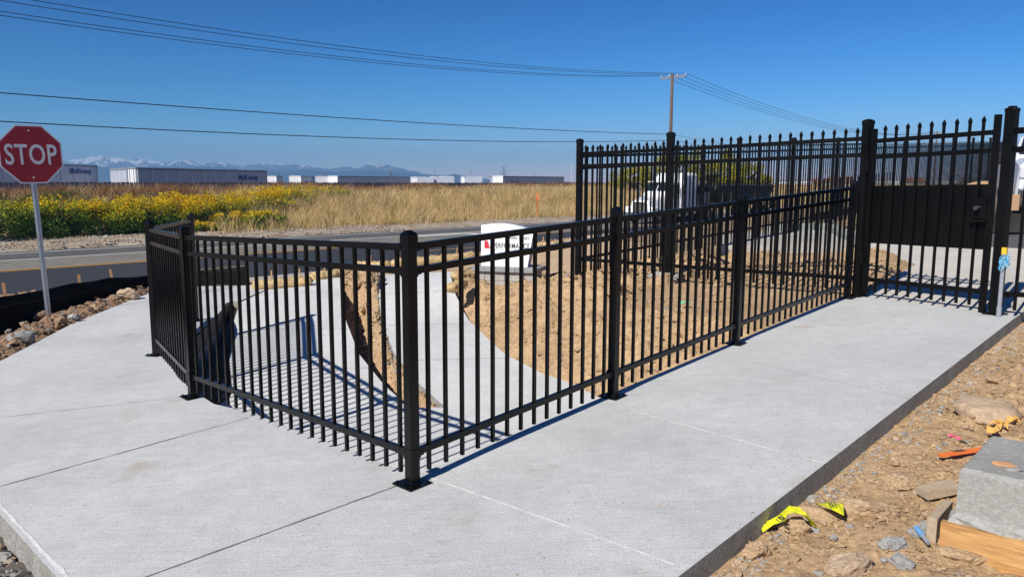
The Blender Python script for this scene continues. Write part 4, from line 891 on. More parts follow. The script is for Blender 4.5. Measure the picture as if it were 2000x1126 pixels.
# pits
n = 700; y = rng.uniform(7.2, 12.6, n); t = rng.random(n); x = rampR(y) + .12 + (w2L(y) - rampR(y) - .12) * t; z = Dm(x, y); scatter('rubble', zip(x, y, z), psize(n, .012, .06, 2), [M_CLOD, M_TANR, M_GREYR], [6, 3, 2])
n = 420; y = rng.uniform(5.9, 10.6, n); x = rampL(y) - .04 - rng.random(n) * .55; k = x > -4.1; x = x[k]; y = y[k]; z = Dm(x, y); scatter('rubble', zip(x, y, z), psize(len(x), .02, .09, 2), [M_CLOD, M_TANR, M_GREYR], [5, 3, 3])
n = 5000; s_ = rng.uniform(-33.0, -29.5, n); t_ = rng.uniform(-6, 24, n); x = ua.x * t_ + un.x * s_; y = ua.y * t_ + un.y * s_; z = -.80 + .12 * sstep(-29.3, -31.5, s_) + .06
scatter('verge_gravel', zip(x, y, z), psize(n, .02, .09, 1.8), [M_CURB, M_VERGE, M_TANR], [3, 3, 2])
# left strip
n = 4500; y = rng.uniform(5.2, 12.9, n); x = edgeL(y) - .03 - rng.random(n) ** 1.3 * 1.5; z = Dl(x, y); scatter('rubble', zip(x, y, z), psize(n, .011, .055, 1.9), [M_CLODB, M_CLOD, M_TANR, M_GREYR], [9, 3, 1, 2])
LR = [((252, 578), (.17, .12, .11), M_TANR, 'rounded pale rock at the top of the left rubble strip'), ((46, 664), (.17, .12, .12), M_GREYR, 'big grey-brown rock low in the left rubble'), ((120, 632), (.14, .10, .10), M_CLODB, 'brown rock near the foot of the stop sign post'),
      ((142, 620), (.08, .06, .05), M_CURB, 'whitish stone right of the sign post'), ((85, 618), (.16, .08, .07), M_CLODB, 'long brown rock at the stop sign base'), ((48, 634), (.12, .06, .05), M_TANR, 'thin pale rock at the back of the left rubble'), ((186, 605), (.12, .09, .08), M_CLOD, 'tan rock midway along the left strip'), ((296, 563), (.08, .06, .05), M_TANR, 'small tan rock behind the railing corner post')]
for i, (a, sz_, mt, lab) in enumerate(LR):
    p = onslab(*a); p = at(*a, float(Dl(np.array([p.x]), np.array([p.y]))[0]) + .03); rock('rock', (p.x, p.y, p.z), sz_, 70 + i, mt, lab, 'rock', 'rocks in the left rubble strip', rz=i, sink=.25, sub=3)
n = 3000; x = rng.uniform(-3.3, -1.3, n); y = 1.10 - x - rng.random(n) ** 1.3 * .9; z = planeN(x, y) - .135; k = (y > 2.2) & (y < 4.4); scatter('gravel', zip(x[k], y[k], z[k]), psize(k.sum(), .012, .045, 2), [M_GREYR, M_DARKST, M_CLOD], [5, 2, 3])

# ---------------------------------------------------------------- utility poles and wires
def upole(px, d, ztop, lab, arm=2.6, name='utility_pole', low=True):
    p = at(px, 357, Y=d); zg = -1.0; r = empty(name, (p.x, p.y, zg)); tag(r, lab, 'utility pole', 'wooden utility poles along the road')
    m = MB(); m.tube([(0, 0, -.5), (0, 0, (ztop - zg) * .5), (0, 0, ztop - zg)], [.17, .15, .12], 12); m.build('pole_shaft', M_POLE, r, smooth=True)
    a = Vector((.729, -.6845, 0)); zz = ztop - zg - .28
    m = MB(); m.bar(a * (-arm / 2) + Vector((0, 0, zz)) + Vector((.1, .1, 0)), a * (arm / 2) + Vector((0, 0, zz)) + Vector((.1, .1, 0)), .10, .13); ar = m.build('crossarm', M_ARM, r)
    m = MB(); m.bar(a * -.6 + Vector((.06, .06, zz)), Vector((.06, .06, zz - .6)), .03, .04); m.bar(a * .6 + Vector((.06, .06, zz)), Vector((.06, .06, zz - .6)), .03, .04); m.build('brace', M_ARM, r)
    out = []
    for t in (-.47, -.16, .16, .47):
        c = a * (arm * t) + Vector((.1, .1, zz + .065)); m = MB(); m.tube([c, c + Vector((0, 0, .06)), c + Vector((0, 0, .10)), c + Vector((0, 0, .17))], [.02, .055, .05, .03], 8); m.build('insulator', M_INS, ar); out.append(Vector((p.x, p.y, zg)) + c + Vector((0, 0, .17)))
    if low:
        for z_ in (5.7, 5.2): out.append(Vector((p.x + .12, p.y - .08, z_)))
    return out
i1 = upole(1307, 70, 10.9, 'brown wooden utility pole with crossarm rising behind the tall fence')
i2 = upole(1823, 146, 10.9, 'distant utility pole seen over the walk gate', low=True)
i0 = [q + (i1[k] - i2[k]) for k, q in enumerate(i1)]
lw = at(0, 182, Y=30); lw2 = at(0, 237, Y=30)
def wire(a, b, sag, lab, rad=.016, a0=0, b0=1):
    m = MB(); pts = [];
    for i in range(41):
        t = a0 + (b0 - a0) * i / 40; p = a + (b - a) * t; p.z -= sag * 4 * t * (1 - t); pts.append(p)
    m.tube(pts, rad, 5); tag(m.build('power_line', M_WIRE), lab, 'power line', 'overhead lines between the poles')
names = ['leftmost conductor', 'second conductor', 'third conductor', 'rightmost conductor', 'upper communication cable', 'lower communication cable']
def fit_sag(a, b, px, py):
    # the sag that brings the span through the height it has where it leaves the view
    best = None
    for i in range(400):
        t = i / 400; p = a + (b - a) * t
        if p.y <= 1: continue
        x = 1000 + FPX * p.x / (p.y * math.cos(PITCH) - (p.z - EYE) * math.sin(PITCH))
        if best is None or abs(x - px) < best[0]: best = (abs(x - px), t, p)
    _, t, p = best; z = at(px, py, Y=p.y).z; return (p.z - z) / (4 * t * (1 - t))
tgt = [(40, 38), (40, 30), (40, 9), (150, 16), (0, 182), (0, 237)]
for k in range(6):
    wire(i0[k], i1[k], fit_sag(i0[k], i1[k], *tgt[k]), 'overhead %s crossing the sky from the left edge to the near pole' % names[k], .014 if k < 4 else .022, .30, 1)
    wire(i1[k], i2[k], 2.3 if k < 4 else 1.2, 'overhead %s running down right from the near pole to the far pole' % names[k], .016 if k < 4 else .012)

# ---------------------------------------------------------------- trailers in the yard
def trailer(c0, yaw, L, H_, zb, kind, lab, text=False, posts=11, bh=None, frame=False, wd=2.5):
    """c0: rear left corner seen nearest; box runs along +x local, long side faces -y"""
    r = empty('box_trailer', (c0.x, c0.y, -1.72), yaw); tag(r, lab, 'trailer', 'box trailers parked in the yard'); z0 = zb + 1.72
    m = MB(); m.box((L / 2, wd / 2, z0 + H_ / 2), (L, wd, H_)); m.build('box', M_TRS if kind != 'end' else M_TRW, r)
    m = MB(); m.box((L / 2, -.02, z0 + H_ - .09), (L + .02, .05, .16)); m.box((L / 2, -.02, z0 + .06), (L + .02, .05, .14)); m.build('side_rail', M_TRD, r)
    if posts:
        for i in range(posts + 1): m = MB(); m.box((L * i / posts, -.03, z0 + H_ / 2 - .02), (.07, .05, H_ - .3)); m.build('side_post', M_TRW, r)
    m = MB(); m.box((-.03, wd / 4 + .03, z0 + H_ / 2), (.05, wd / 2 - .1, H_ - .16)); m.build('door', M_TRW, r)
    m = MB(); m.box((-.03, wd * .75 - .03, z0 + H_ / 2), (.05, wd / 2 - .1, H_ - .16)); m.build('door', M_TRW, r)
    m = MB()
    for y in (.06, wd - .06): m.box((-.05, y, z0 + H_ / 2), (.10, .12, H_))
    for y in (wd * .3, wd * .7): m.tube([(-.08, y, z0 + .1), (-.08, y, z0 + H_ - .1)], .02, 6)
    m.box((-.05, wd / 2, z0 + H_ - .05), (.10, wd, .12)); m.build('door_frame', M_TRD if frame else M_TRW, r)
    for x in (1.2, 2.5):
        for y in (.25, wd - .25): m = MB(); m.tube([(x, y - .2, .5), (x, y + .2, .5)], .5, 16); m.build('wheel', M_TYRE, r)
    m = MB(); m.box((L - 2.2, wd / 2, .6), (.12, 1.6, 1.2)); m.build('landing_gear', M_DARKST, r)
    if text:
        put_text('lettering', 'McKinney', text[1], M_BLUE, r, (L * text[0], -.075, z0 + H_ * (text[2] if len(text) > 2 else .66)), (R(90), 0, 0), bold=.012, sx=1.15)
    return r
def trail_px(xa, ya, xb, yb, d, lab, Hb=2.9, text=False, posts=11, L=None, frame=False, kind='side', wd=1.55):
    """rear edge at photo x xa, roof at ya; front edge at xb, roof at yb"""
    a = at(xa, ya, Y=d); kx = (xb - 1000) / FPX
    if L is None: L = 15.5
    # place the far corner on its sight line at length L
    dx0 = a.x; dy0 = a.y; best = None
    for s_ in np.linspace(-6, 40, 900):
        y = dy0 + s_; x = kx * y; e = abs(math.hypot(x - dx0, y - dy0) - L)
        if best is None or e < best[0]: best = (e, x, y)
    yaw = math.atan2(best[2] - dy0, best[1] - dx0)
    L2 = math.hypot(best[1] - dx0, best[2] - dy0); return trailer(Vector((a.x, a.y, 0)), yaw, L2, Hb, a.z - Hb, kind, lab, text, posts, frame=frame, wd=wd)
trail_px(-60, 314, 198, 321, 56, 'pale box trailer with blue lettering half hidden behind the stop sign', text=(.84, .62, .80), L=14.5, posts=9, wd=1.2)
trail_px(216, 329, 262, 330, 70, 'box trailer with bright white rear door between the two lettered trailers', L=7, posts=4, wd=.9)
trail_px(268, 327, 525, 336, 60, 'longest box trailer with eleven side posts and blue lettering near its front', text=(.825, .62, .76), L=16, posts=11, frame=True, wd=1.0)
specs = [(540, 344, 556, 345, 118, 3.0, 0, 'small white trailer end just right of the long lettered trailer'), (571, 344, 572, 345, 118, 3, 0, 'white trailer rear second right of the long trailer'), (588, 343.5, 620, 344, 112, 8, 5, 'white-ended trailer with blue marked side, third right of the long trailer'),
         (640, 344, 641, 344, 114, 4, 0, 'white trailer rear left of the plain long side'), (660, 343.5, 802, 345.5, 104, 15.5, 0, 'plain trailer with shade-grey side and no posts in the middle of the yard'),
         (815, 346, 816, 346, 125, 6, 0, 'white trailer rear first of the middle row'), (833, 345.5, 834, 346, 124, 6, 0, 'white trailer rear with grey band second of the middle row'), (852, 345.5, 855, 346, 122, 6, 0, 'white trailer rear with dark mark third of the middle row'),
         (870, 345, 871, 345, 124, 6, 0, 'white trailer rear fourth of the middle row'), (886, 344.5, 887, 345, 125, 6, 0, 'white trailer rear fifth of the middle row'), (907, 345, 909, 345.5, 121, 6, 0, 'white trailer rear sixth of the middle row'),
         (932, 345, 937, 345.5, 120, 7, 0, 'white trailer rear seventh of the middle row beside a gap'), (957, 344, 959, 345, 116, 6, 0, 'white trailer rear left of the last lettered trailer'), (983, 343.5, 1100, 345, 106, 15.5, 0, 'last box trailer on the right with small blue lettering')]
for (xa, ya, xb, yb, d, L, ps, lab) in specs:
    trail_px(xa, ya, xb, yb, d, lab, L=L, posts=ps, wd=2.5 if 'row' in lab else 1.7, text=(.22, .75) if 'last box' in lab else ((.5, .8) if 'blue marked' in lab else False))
# dark screen fence in front of the yard
yf = empty('yard_fence', (-30, 57, 0)); tag(yf, 'low dark board fence along the front of the trailer yard', 'fence')
mA = Vector(rp(-35, -58.2, 0)); mB = Vector(rp(120, -58.2, 0)); m = MB(); L_ = (mB - mA).length
d_ = (mB - mA).normalized(); a_ = math.atan2(d_.y, d_.x); i = 0
while i * .30 < L_: q = mA + d_ * (i * .30); m.box((q.x + 30, q.y - 57, .55), (.27, .03, 1.75 + .04 * math.sin(i * 1.7)), a_); i += 1
m.build('board_run', M_FARST, yf)
# far towers, masts
def tower(px, ytop, d, hw, lab, cat='tower'):
    p = at(px, ytop, Y=d); H_ = p.z + 1.7; r = empty('transmission_tower' if cat == 'tower' else 'mast', (p.x, p.y, -1.7)); tag(r, lab, cat, 'far towers on the horizon'); m = MB(); w_ = H_ * .13 * hw; tk = d * .00035
    if cat == 'tower':
        for sx in (-1, 1):
            for sy in (-1, 1): m.bar((sx * w_, sy * w_, 0), (sx * w_ * .25, sy * w_ * .25, H_ * .75), tk, tk); m.bar((sx * w_ * .25, sy * w_ * .25, H_ * .75), (0, 0, H_), tk, tk)
        for k in range(6):
            z0 = H_ * .75 * k / 6; z1 = H_ * .75 * (k + 1) / 6; f0 = w_ * (1 - .75 * k / 6); f1 = w_ * (1 - .75 * (k + 1) / 6); m.bar((-f0, 0, z0), (f1, 0, z1), tk * .7, tk * .7); m.bar((f0, 0, z0), (-f1, 0, z1), tk * .7, tk * .7)
        b = m.build('lattice', M_FARST, r); m = MB()
        for z, l in ((.62, 1.9), (.76, 1.6), (.90, 1.2)): m.bar((-w_ * l, 0, H_ * z), (w_ * l, 0, H_ * z), tk, tk * 1.4)
        m.build('crossarm', M_FARST, r)
    else:
        m.tube([(0, 0, 0), (0, 0, H_)], tk * .7, 6); m.build('mast_shaft', M_FARST if 'white' not in lab else M_TRW, r); m = MB(); m.bar((-H_ * .05 * hw, 0, H_ * .97), (H_ * .05 * hw, 0, H_ * .97), tk, tk); m.build('lamp_arm', M_FARST if 'white' not in lab else M_TRW, r)
tower(763, 331, 700, 1.3, 'lattice transmission tower standing above the plain trailer side'); tower(984, 324, 700, .9, 'tallest thin lattice tower above the right trailers'); tower(546, 337, 700, 1.5, 'lattice tower just right of the long lettered trailer'); tower(632, 338, 900, 1.5, 'faint lattice tower right of the third trailer')
tower(849, 332, 300, 1.2, 'dark lamp mast above the middle trailers', 'mast'); tower(919, 333, 300, 1.2, 'dark lamp mast right of the middle trailers', 'mast'); tower(1116, 318, 400, .4, 'slim white mast left of the tall fence corner', 'mast'); tower(1043, 338, 260, 1.5, 'short lamp mast above the last lettered trailer', 'mast')
# orange marker in the grass
p = at(1050, 376, Y=47); m = MB(); mk = empty('marker_post', (p.x, p.y, -.6)); tag(mk, 'slim orange marker post standing in the tall grass across the road', 'marker post')
m.box((0, 0, (p.z + .6) / 2), (.09, .03, p.z + .6)); m.build('post', nmat('dull_orange', (.45, .13, .04), .8), mk); m = MB(); m.box((0, -.02, p.z + .6 - .25), (.11, .03, .45)); m.build('marker_band', M_ORANGE, mk)

# ---------------------------------------------------------------- vehicles
def wheel(parent, x, y, r_, wd, name='wheel'):
    m = MB(); m.tube([(x, y - wd / 2, r_), (x, y - wd / 2 + .04, r_), (x, y + wd / 2 - .04, r_), (x, y + wd / 2, r_)], [r_ * .93, r_, r_, r_ * .93], 22); o = m.build(name, M_TYRE, parent)
    m = MB(); s = 1 if y > 0 else -1; m.tube([(x, y + s * (wd / 2 - .03), r_), (x, y + s * (wd / 2 + .012), r_)], [r_ * .58, r_ * .52], 16); m.build('rim', M_CHROME, o)
def loft(secs):
    """secs: list of rings (lists of points) joined in order and capped"""
    n = len(secs[0]); vs = [p for s in secs for p in s]
    return vs, [(i * n + k, i * n + (k + 1) % n, (i + 1) * n + (k + 1) % n, (i + 1) * n + k) for i in range(len(secs) - 1) for k in range(n)] + [tuple(range(n))[::-1], tuple((len(secs) - 1) * n + k for k in range(n))]
def rr(x, w0, z0, w1, z1, c=.12):
    """rounded-top section at x: half width w0 at height z0, half width w1 at height z1"""
    return [(x, -w0, z0), (x, -w1, z1 - c), (x, -w1 + c, z1), (x, w1 - c, z1), (x, w1, z1 - c), (x, w0, z0)]
def posS(px, s):
    k = (px - 1000) / FPX; t = (-k * .6845 * s - .729 * s) / (.6845 - .729 * k); return ua * t + un * s, t
p0, t0 = posS(1243, -24.7)
tk = empty('semi_truck', (p0.x, p0.y, -.795)); tk.rotation_euler = (0, 0, math.atan2(ua.y, ua.x)); tk.scale = (.80, .80, .80)
tag(tk, 'white long-nosed semi truck with sleeper passing on the road behind the tall fence', 'truck')
# local x runs backwards from the bumper
v, f = loft([rr(.25, .80, .75, .62, 1.45, .12), rr(.35, .92, .72, .70, 1.62, .12), rr(1.3, 1.0, .75, .80, 1.82, .14), rr(2.2, 1.05, .85, .95, 1.98, .12)]); m = MB(); m.add(v, f); hood = m.build('hood', M_CAB, tk)
m = MB(); m.box((.22, 0, 1.12), (.06, .86, .80), bev=.02); m.build('grille', M_CHROME, hood)
m = MB()
for k in range(9): m.box((.185, -.36 + k * .09, 1.12), (.01, .03, .72))
m.build('grille_bar_run', M_DARKST, hood)
v, f = loft([rr(2.2, 1.10, .55, 1.05, 2.05, .1), rr(2.35, 1.12, .55, 1.03, 2.25, .1), rr(2.85, 1.12, .55, .98, 2.95, .16), rr(3.9, 1.12, .55, 1.0, 3.05, .16)]); m = MB(); m.add(v, f); cabo = m.build('cab', M_CAB, tk)
v, f = loft([rr(3.92, 1.2, .6, 1.16, 3.35, .25), rr(4.2, 1.22, .6, 1.2, 3.55, .25), rr(5.85, 1.22, .6, 1.2, 3.6, .2)]); m = MB(); m.add(v, f); m.build('sleeper', M_CAB, tk)
m = MB(); m.add([(2.35, -.93, 2.28), (2.35, -.04, 2.28), (2.73, -.04, 2.82), (2.73, -.86, 2.82), (2.35, .04, 2.28), (2.35, .93, 2.28), (2.73, .86, 2.82), (2.73, .04, 2.82)], [(0, 1, 2, 3), (4, 5, 6, 7)]); w_o = m.build('windshield', M_GLASS, tk); w_o.location.x = -.03
for s in (-1, 1):
    m = MB(); m.box((3.25, s * 1.085, 2.38), (.85, .05, .62), bev=.02); m.build('side_window', M_GLASS, tk)
    m = MB(); m.box((.55, s * .98, .95), (.9, .42, .5), bev=.12); m.build('fender', M_CAB, tk)
    m = MB(); m.box((.16, s * .80, 1.02), (.10, .26, .22), bev=.03); m.build('headlight', M_LAMP, tk)
    m = MB(); m.tube([(3.95, s * 1.28, .9), (3.95, s * 1.28, 3.9)], .085, 12); m.build('exhaust_stack', M_CHROME, tk)
    m = MB(); m.tube([(2.7, s * 1.1, .72), (4.4, s * 1.1, .72)], .32, 16); m.build('fuel_tank', M_CHROME, tk)
    m = MB(); m.box((2.35, s * 1.42, 2.2), (.12, .08, .75), bev=.02); m.bar((2.4, s * 1.1, 2.5), (2.35, s * 1.42, 2.5), .03, .03); m.build('mirror', M_CHROME, tk)
    wheel(tk, 1.15, s * .95, .50, .28)
    for x in (6.6, 7.9): wheel(tk, x, s * .92, .50, .56)
m = MB(); m.box((.02, 0, .62), (.16, 2.3, .36), bev=.05); m.build('bumper', M_CHROME, tk)
m = MB(); m.box((2.75, 0, 2.92), (.4, 1.8, .06)); m.build('sun_visor', M_CAB, tk)
m = MB(); m.box((5.0, -.45, .95), (7.4, .12, .28)); m.box((5.0, .45, .95), (7.4, .12, .28)); m.build('chassis', M_DARKST, tk)
dt = empty('dump_trailer', (p0.x, p0.y, -.795)); dt.rotation_euler = tk.rotation_euler; dt.scale = (.80, .80, .80)
tag(dt, 'dark loaded bottom dump trailer coupled behind the white semi truck', 'trailer')
def prof_x(pf, y0, y1, name, mat, par):
    m = MB(); n = len(pf); m.add([(a, y0, b) for a, b in pf] + [(a, y1, b) for a, b in pf], [tuple(range(n)), tuple(range(n, 2 * n))[::-1]] + [(i, n + i, n + (i + 1) % n, (i + 1) % n) for i in range(n)]); return m.build(name, mat, par)
prof_x([(8.6, 2.25), (9.4, 2.75), (18.2, 2.75), (18.9, 2.6), (18.0, 1.7), (16.6, 1.25), (11.5, 1.25), (10.2, 1.8)], -1.2, 1.2, 'tub', M_DARKST, dt)
prof_x([(6.3, 2.0), (6.9, 2.55), (7.6, 2.85), (8.4, 2.6), (8.7, 2.2), (8.5, 2.15), (7.6, 2.62), (6.9, 2.35), (6.5, 1.95)], -1.1, 1.1, 'tarp_bow', M_DARKST, dt)
m = MB(); m.box((7.75, 0, 1.75), (1.3, 1.9, .9), bev=.1); m.build('front_cover', M_CURB, dt)
m = MB(); m.box((12.8, -1.05, 1.12), (12.2, .12, .16)); m.box((12.8, 1.05, 1.12), (12.2, .12, .16)); m.box((12.8, -1.24, 2.7), (9.6, .06, .14)); m.build('frame', M_ARM, dt)
for i in range(7): m = MB(); m.box((9.8 + i * 1.35, 0, 2.05), (.09, 2.5, 1.35)); m.build('rib', M_DARKST, dt)
for x in (16.2, 17.5):
    for s in (-1, 1): wheel(dt, x, s * .92, .50, .56)
m = MB(); m.box((18.6, -1.1, 1.0), (.06, .3, .7)); m.box((18.6, 1.1, 1.0), (.06, .3, .7)); m.build('mudflap', M_TYRE, dt)
# pickup by the right frame edge
pk = empty('pickup_truck', (11.02, 15.35, .62)); pk.rotation_euler = (0, R(3) * 0, R(90 + 62)) ; tag(pk, 'white pickup truck with chrome grille facing the camera at the right frame edge', 'truck')
# local x runs backwards (front bumper at 0)
HD = R(62)
pk.rotation_euler = (0, 0, HD)
v, f = loft([rr(.12, .96, .55, .92, 1.12, .08), rr(.22, 1.0, .50, .95, 1.30, .08), rr(.9, 1.0, .5, .96, 1.40, .08), rr(1.5, 1.0, .5, .96, 1.44, .08)]); m = MB(); m.add(v, f); m.build('hood', M_CAB, pk)
v, f = loft([rr(1.45, 1.0, .5, .97, 1.44, .06), rr(2.1, 1.0, .45, .82, 1.98, .12), rr(3.6, 1.0, .45, .82, 2.0, .12), rr(4.05, 1.0, .45, .92, 1.5, .08)]); m = MB(); m.add(v, f); m.build('cab', M_CAB, pk)
m = MB(); m.box((4.95, 0, 1.0), (1.9, 1.98, .9), bev=.05); m.build('bed', M_CAB, pk)
m = MB(); m.add([(1.51, -.88, 1.52), (1.51, .88, 1.52), (2.00, .76, 1.93), (2.00, -.76, 1.93)], [(0, 1, 2, 3)]); wo = m.build('windshield', M_GLASS, pk); wo.location.x = -.03
m = MB(); m.box((.10, 0, .98), (.08, 1.10, .46), bev=.03); gr_ = m.build('grille', M_CHROME, pk)
m = MB()
for k in range(4): m.box((.055, 0, .84 + k * .09), (.012, 1.0, .045))
m.build('grille_mesh', M_DARKST, gr_)
for s in (-1, 1):
    m = MB(); m.box((.15, s * .78, 1.10), (.14, .34, .26), bev=.04); m.build('headlight', M_LAMP, pk)
    m = MB(); m.box((.06, s * .80, .66), (.08, .30, .24), bev=.03); fo = m.build('fog_lamp_surround', M_CHROME, pk); m = MB(); m.box((.015, s * .80, .66), (.02, .22, .16)); m.build('fog_recess', M_DARKST, fo)
    m = MB(); m.box((1.75, s * 1.14, 1.42), (.14, .24, .26), bev=.05); m.build('mirror', M_TYRE, pk)
    m = MB(); m.box((2.75, s * .935, 1.62), (1.6, .04, .36)); m.build('side_window', M_GLASS, pk)
    for x in (1.0, 4.7): wheel(pk, x, s * .86, .40, .27)
m = MB(); m.box((.02, 0, .50), (.20, 1.98, .20), bev=.05); m.build('bumper', M_DARKST, pk)
# crate, red panel and cardboard in the lot
p = onslab(1968, 452); cr = empty('wooden_crate', p); tag(cr, 'tan crate standing in the lot between the gate and the pickup', 'crate'); m = MB(); m.box((0, 0, .55), (.22, .22, .30), bev=.01); m.build('crate_box', M_SAND, cr); m = MB(); m.box((0, 0, .17), (.40, .40, .34)); m.build('pallet', M_DARKST, cr)
m = MB(); m.box((p.x + .02, p.y + .55, p.z + .95), (.05, .05, 1.5), bev=.01); tag(m.build('red_panel', nmat('faded_red', (.32, .02, .02), .6)), 'narrow faded red upright panel behind the tan crate in the lot', 'panel')
p = at(1906, 362, Y=19); m = MB(); m.prism([(-.17, -.2), (.17, -.2), (.17, .2), (-.17, .2)], 0, lambda x, y: .16 + .25 * x); cb = m.build('cardboard_box', M_SAND, None, loc=(p.x, p.y, p.z - .1)); tag(cb, 'tan cardboard sheet box on a pallet seen over the gate panel', 'box')
m = MB(); m.box((p.x, p.y, (p.z - .1 + plane(p.x, p.y)) / 2), (.5, .5, p.z - .1 - plane(p.x, p.y) - .01)); tag(m.build('pallet_stack', M_DARKST), 'dark pallet stack under the cardboard box in the lot', 'pallets')
# concrete kerb pad behind the mound
kp = [onslab(1400, 462), onslab(1480, 452), onslab(1620, 447), onslab(1690, 452), onslab(1700, 472), onslab(1620, 476), onslab(1500, 480), onslab(1400, 481)]
m = MB(); m.prism([(q.x, q.y) for q in kp], lambda x, y: plane(x, y) - .3, lambda x, y: plane(x, y) + .02); o = m.build('concrete_pad', M_CURB); o['kind'] = 'structure'
a = onslab(1495, 452); b = onslab(1622, 451); c = onslab(1672, 474)
kb = MB(); kb.bar((a.x, a.y, a.z + .09), (b.x, b.y, b.z + .09), .25, .17); kb.bar((b.x, b.y, b.z + .08), (c.x, c.y, c.z + .02), .22, .13); tag(kb.build('kerb_stone', nmat('greenish_kerb', (.25, .28, .25), .9, (.18, .21, .19), 6)), 'greenish grey kerb stone on the pad behind the dirt mound', 'kerb')

# ---------------------------------------------------------------- far buildings on the right horizon
for i, (xa, xb, yt, yb, d, rf, lab) in enumerate([(1528, 1545, 353, 362, 160, 0, 'white shed seen through the fence right of the dump trailer'), (1560, 1578, 352, 362, 165, 0, 'white trailer-like shed second right of the dump trailer'), (1586, 1600, 353, 362, 170, 1, 'small white house with brown roof through the tall fence'),
                                              (1618, 1660, 350, 362, 150, 1, 'low house with wide red-brown roof left of the gate post'), (1722, 1745, 351, 360, 180, 0, 'white shed just above the gate panel left end'), (1772, 1800, 351, 360, 175, 1, 'small house with brown roof over the gate panel middle'), (1845, 1860, 352, 360, 190, 0, 'white shed over the gate panel right part')]):
    p = at((xa + xb) / 2, yt, Y=d); w_ = (xb - xa) / FPX * d; r = empty('far_house' if rf else 'far_shed', (p.x, p.y, -1.0)); tag(r, lab, 'house' if rf else 'shed'); H_ = p.z + 1.0
    m = MB(); m.box((0, 0, H_ / 2 - (.3 if rf else 0)), (w_, 5, H_ - (.6 if rf else 0))); m.build('wall', M_TRW, r)
    m = MB()
    if rf: m.add([(-w_ * .55, -2.8, H_ - .6), (w_ * .55, -2.8, H_ - .6), (w_ * .55, 2.8, H_ - .6), (-w_ * .55, 2.8, H_ - .6), (-w_ * .5, 0, H_ + .5), (w_ * .5, 0, H_ + .5)], [(0, 1, 5, 4), (2, 3, 4, 5), (1, 2, 5), (3, 0, 4), (3, 2, 1, 0)]); m.build('roof', M_ROOF, r)
    else: m.box((0, 0, H_ + .04), (w_ + .2, 5.2, .1)); m.build('roof', M_TRD, r)

# ---------------------------------------------------------------- plants
L_YEL = leafmat('leaf_yellow', (.80, .54, .015), (.66, .48, .02)); L_LIME = leafmat('leaf_lime', (.30, .34, .03), (.52, .46, .03)); L_GRN = leafmat('leaf_green', (.05, .11, .022), (.12, .19, .035), .25)
L_ORG = leafmat('leaf_orange', (.62, .26, .03), (.60, .36, .04))
G_STRAW = leafmat('grass_straw', (.74, .54, .25), (.60, .44, .19), .3); G_OLIVE = leafmat('grass_olive', (.20, .17, .06), (.30, .24, .09), .3); G_RUST = leafmat('weed_rust', (.40, .18, .07), (.27, .12, .05), .25); G_BROWN = leafmat('weed_brown', (.22, .15, .08), (.13, .085, .045), .2); G_GREENW = leafmat('weed_green', (.08, .11, .03), (.13, .14, .04), .3)
G_PALE = leafmat('grass_pale', (.80, .63, .38), (.70, .52, .28), .3)
def leaves(C, S, name, mats, mi, parent=None, asp=.55):
    n = len(C); a = rng.normal(size=(n, 3)); a /= np.linalg.norm(a, axis=1)[:, None]; b = rng.normal(size=(n, 3)); b -= a * (a * b).sum(1)[:, None]; b /= np.linalg.norm(b, axis=1)[:, None]
    S = np.asarray(S)[:, None]; V = np.stack([C - a * S * .5, C + b * S * asp * .5, C + a * S * .5, C - b * S * asp * .5], 1).reshape(-1, 3)
    F = np.arange(n * 4).reshape(n, 4); return np_mesh(name, V, F, mats, mi, parent=parent)
def blob_pts(n, blobs):
    w_ = np.array([b[3] * b[4] * b[5] for b in blobs]) ** .7; k = rng.choice(len(blobs), n, p=w_ / w_.sum()); B_ = np.array(blobs)[k]
    d = rng.normal(size=(n, 3)); d /= np.linalg.norm(d, axis=1)[:, None]; r_ = (rng.random(n) ** .42)[:, None] * (1 + .18 * rng.normal(size=(n, 1)) * .6)
    return B_[:, :3] + d * r_ * B_[:, 3:6], k
SH = ['shrub cut by the left frame edge behind the stop sign', 'green-based shrub directly behind the stop sign post', 'bushy shrub with yellow top just right of the sign post', 'shrub with orange-yellow top left of the pale gravel patch', 'widest bright yellow shrub left of the railing corner post',
      'shrub with dark green base left of the railing corner post', 'yellow shrub rising right behind the railing corner post', 'yellow-green shrub just right of the railing corner post', 'loose yellow shrub right of the corner among dry weeds', 'farther flat-topped yellow shrub left of the tall grass', 'low dark green shrub with yellow tips at the road edge',
      'far small yellow shrub in the tall grass', 'far pale yellow-green shrub below the plain trailer', 'small yellow bush low beside the railing corner', 'green shrub between sign post and gravel patch']
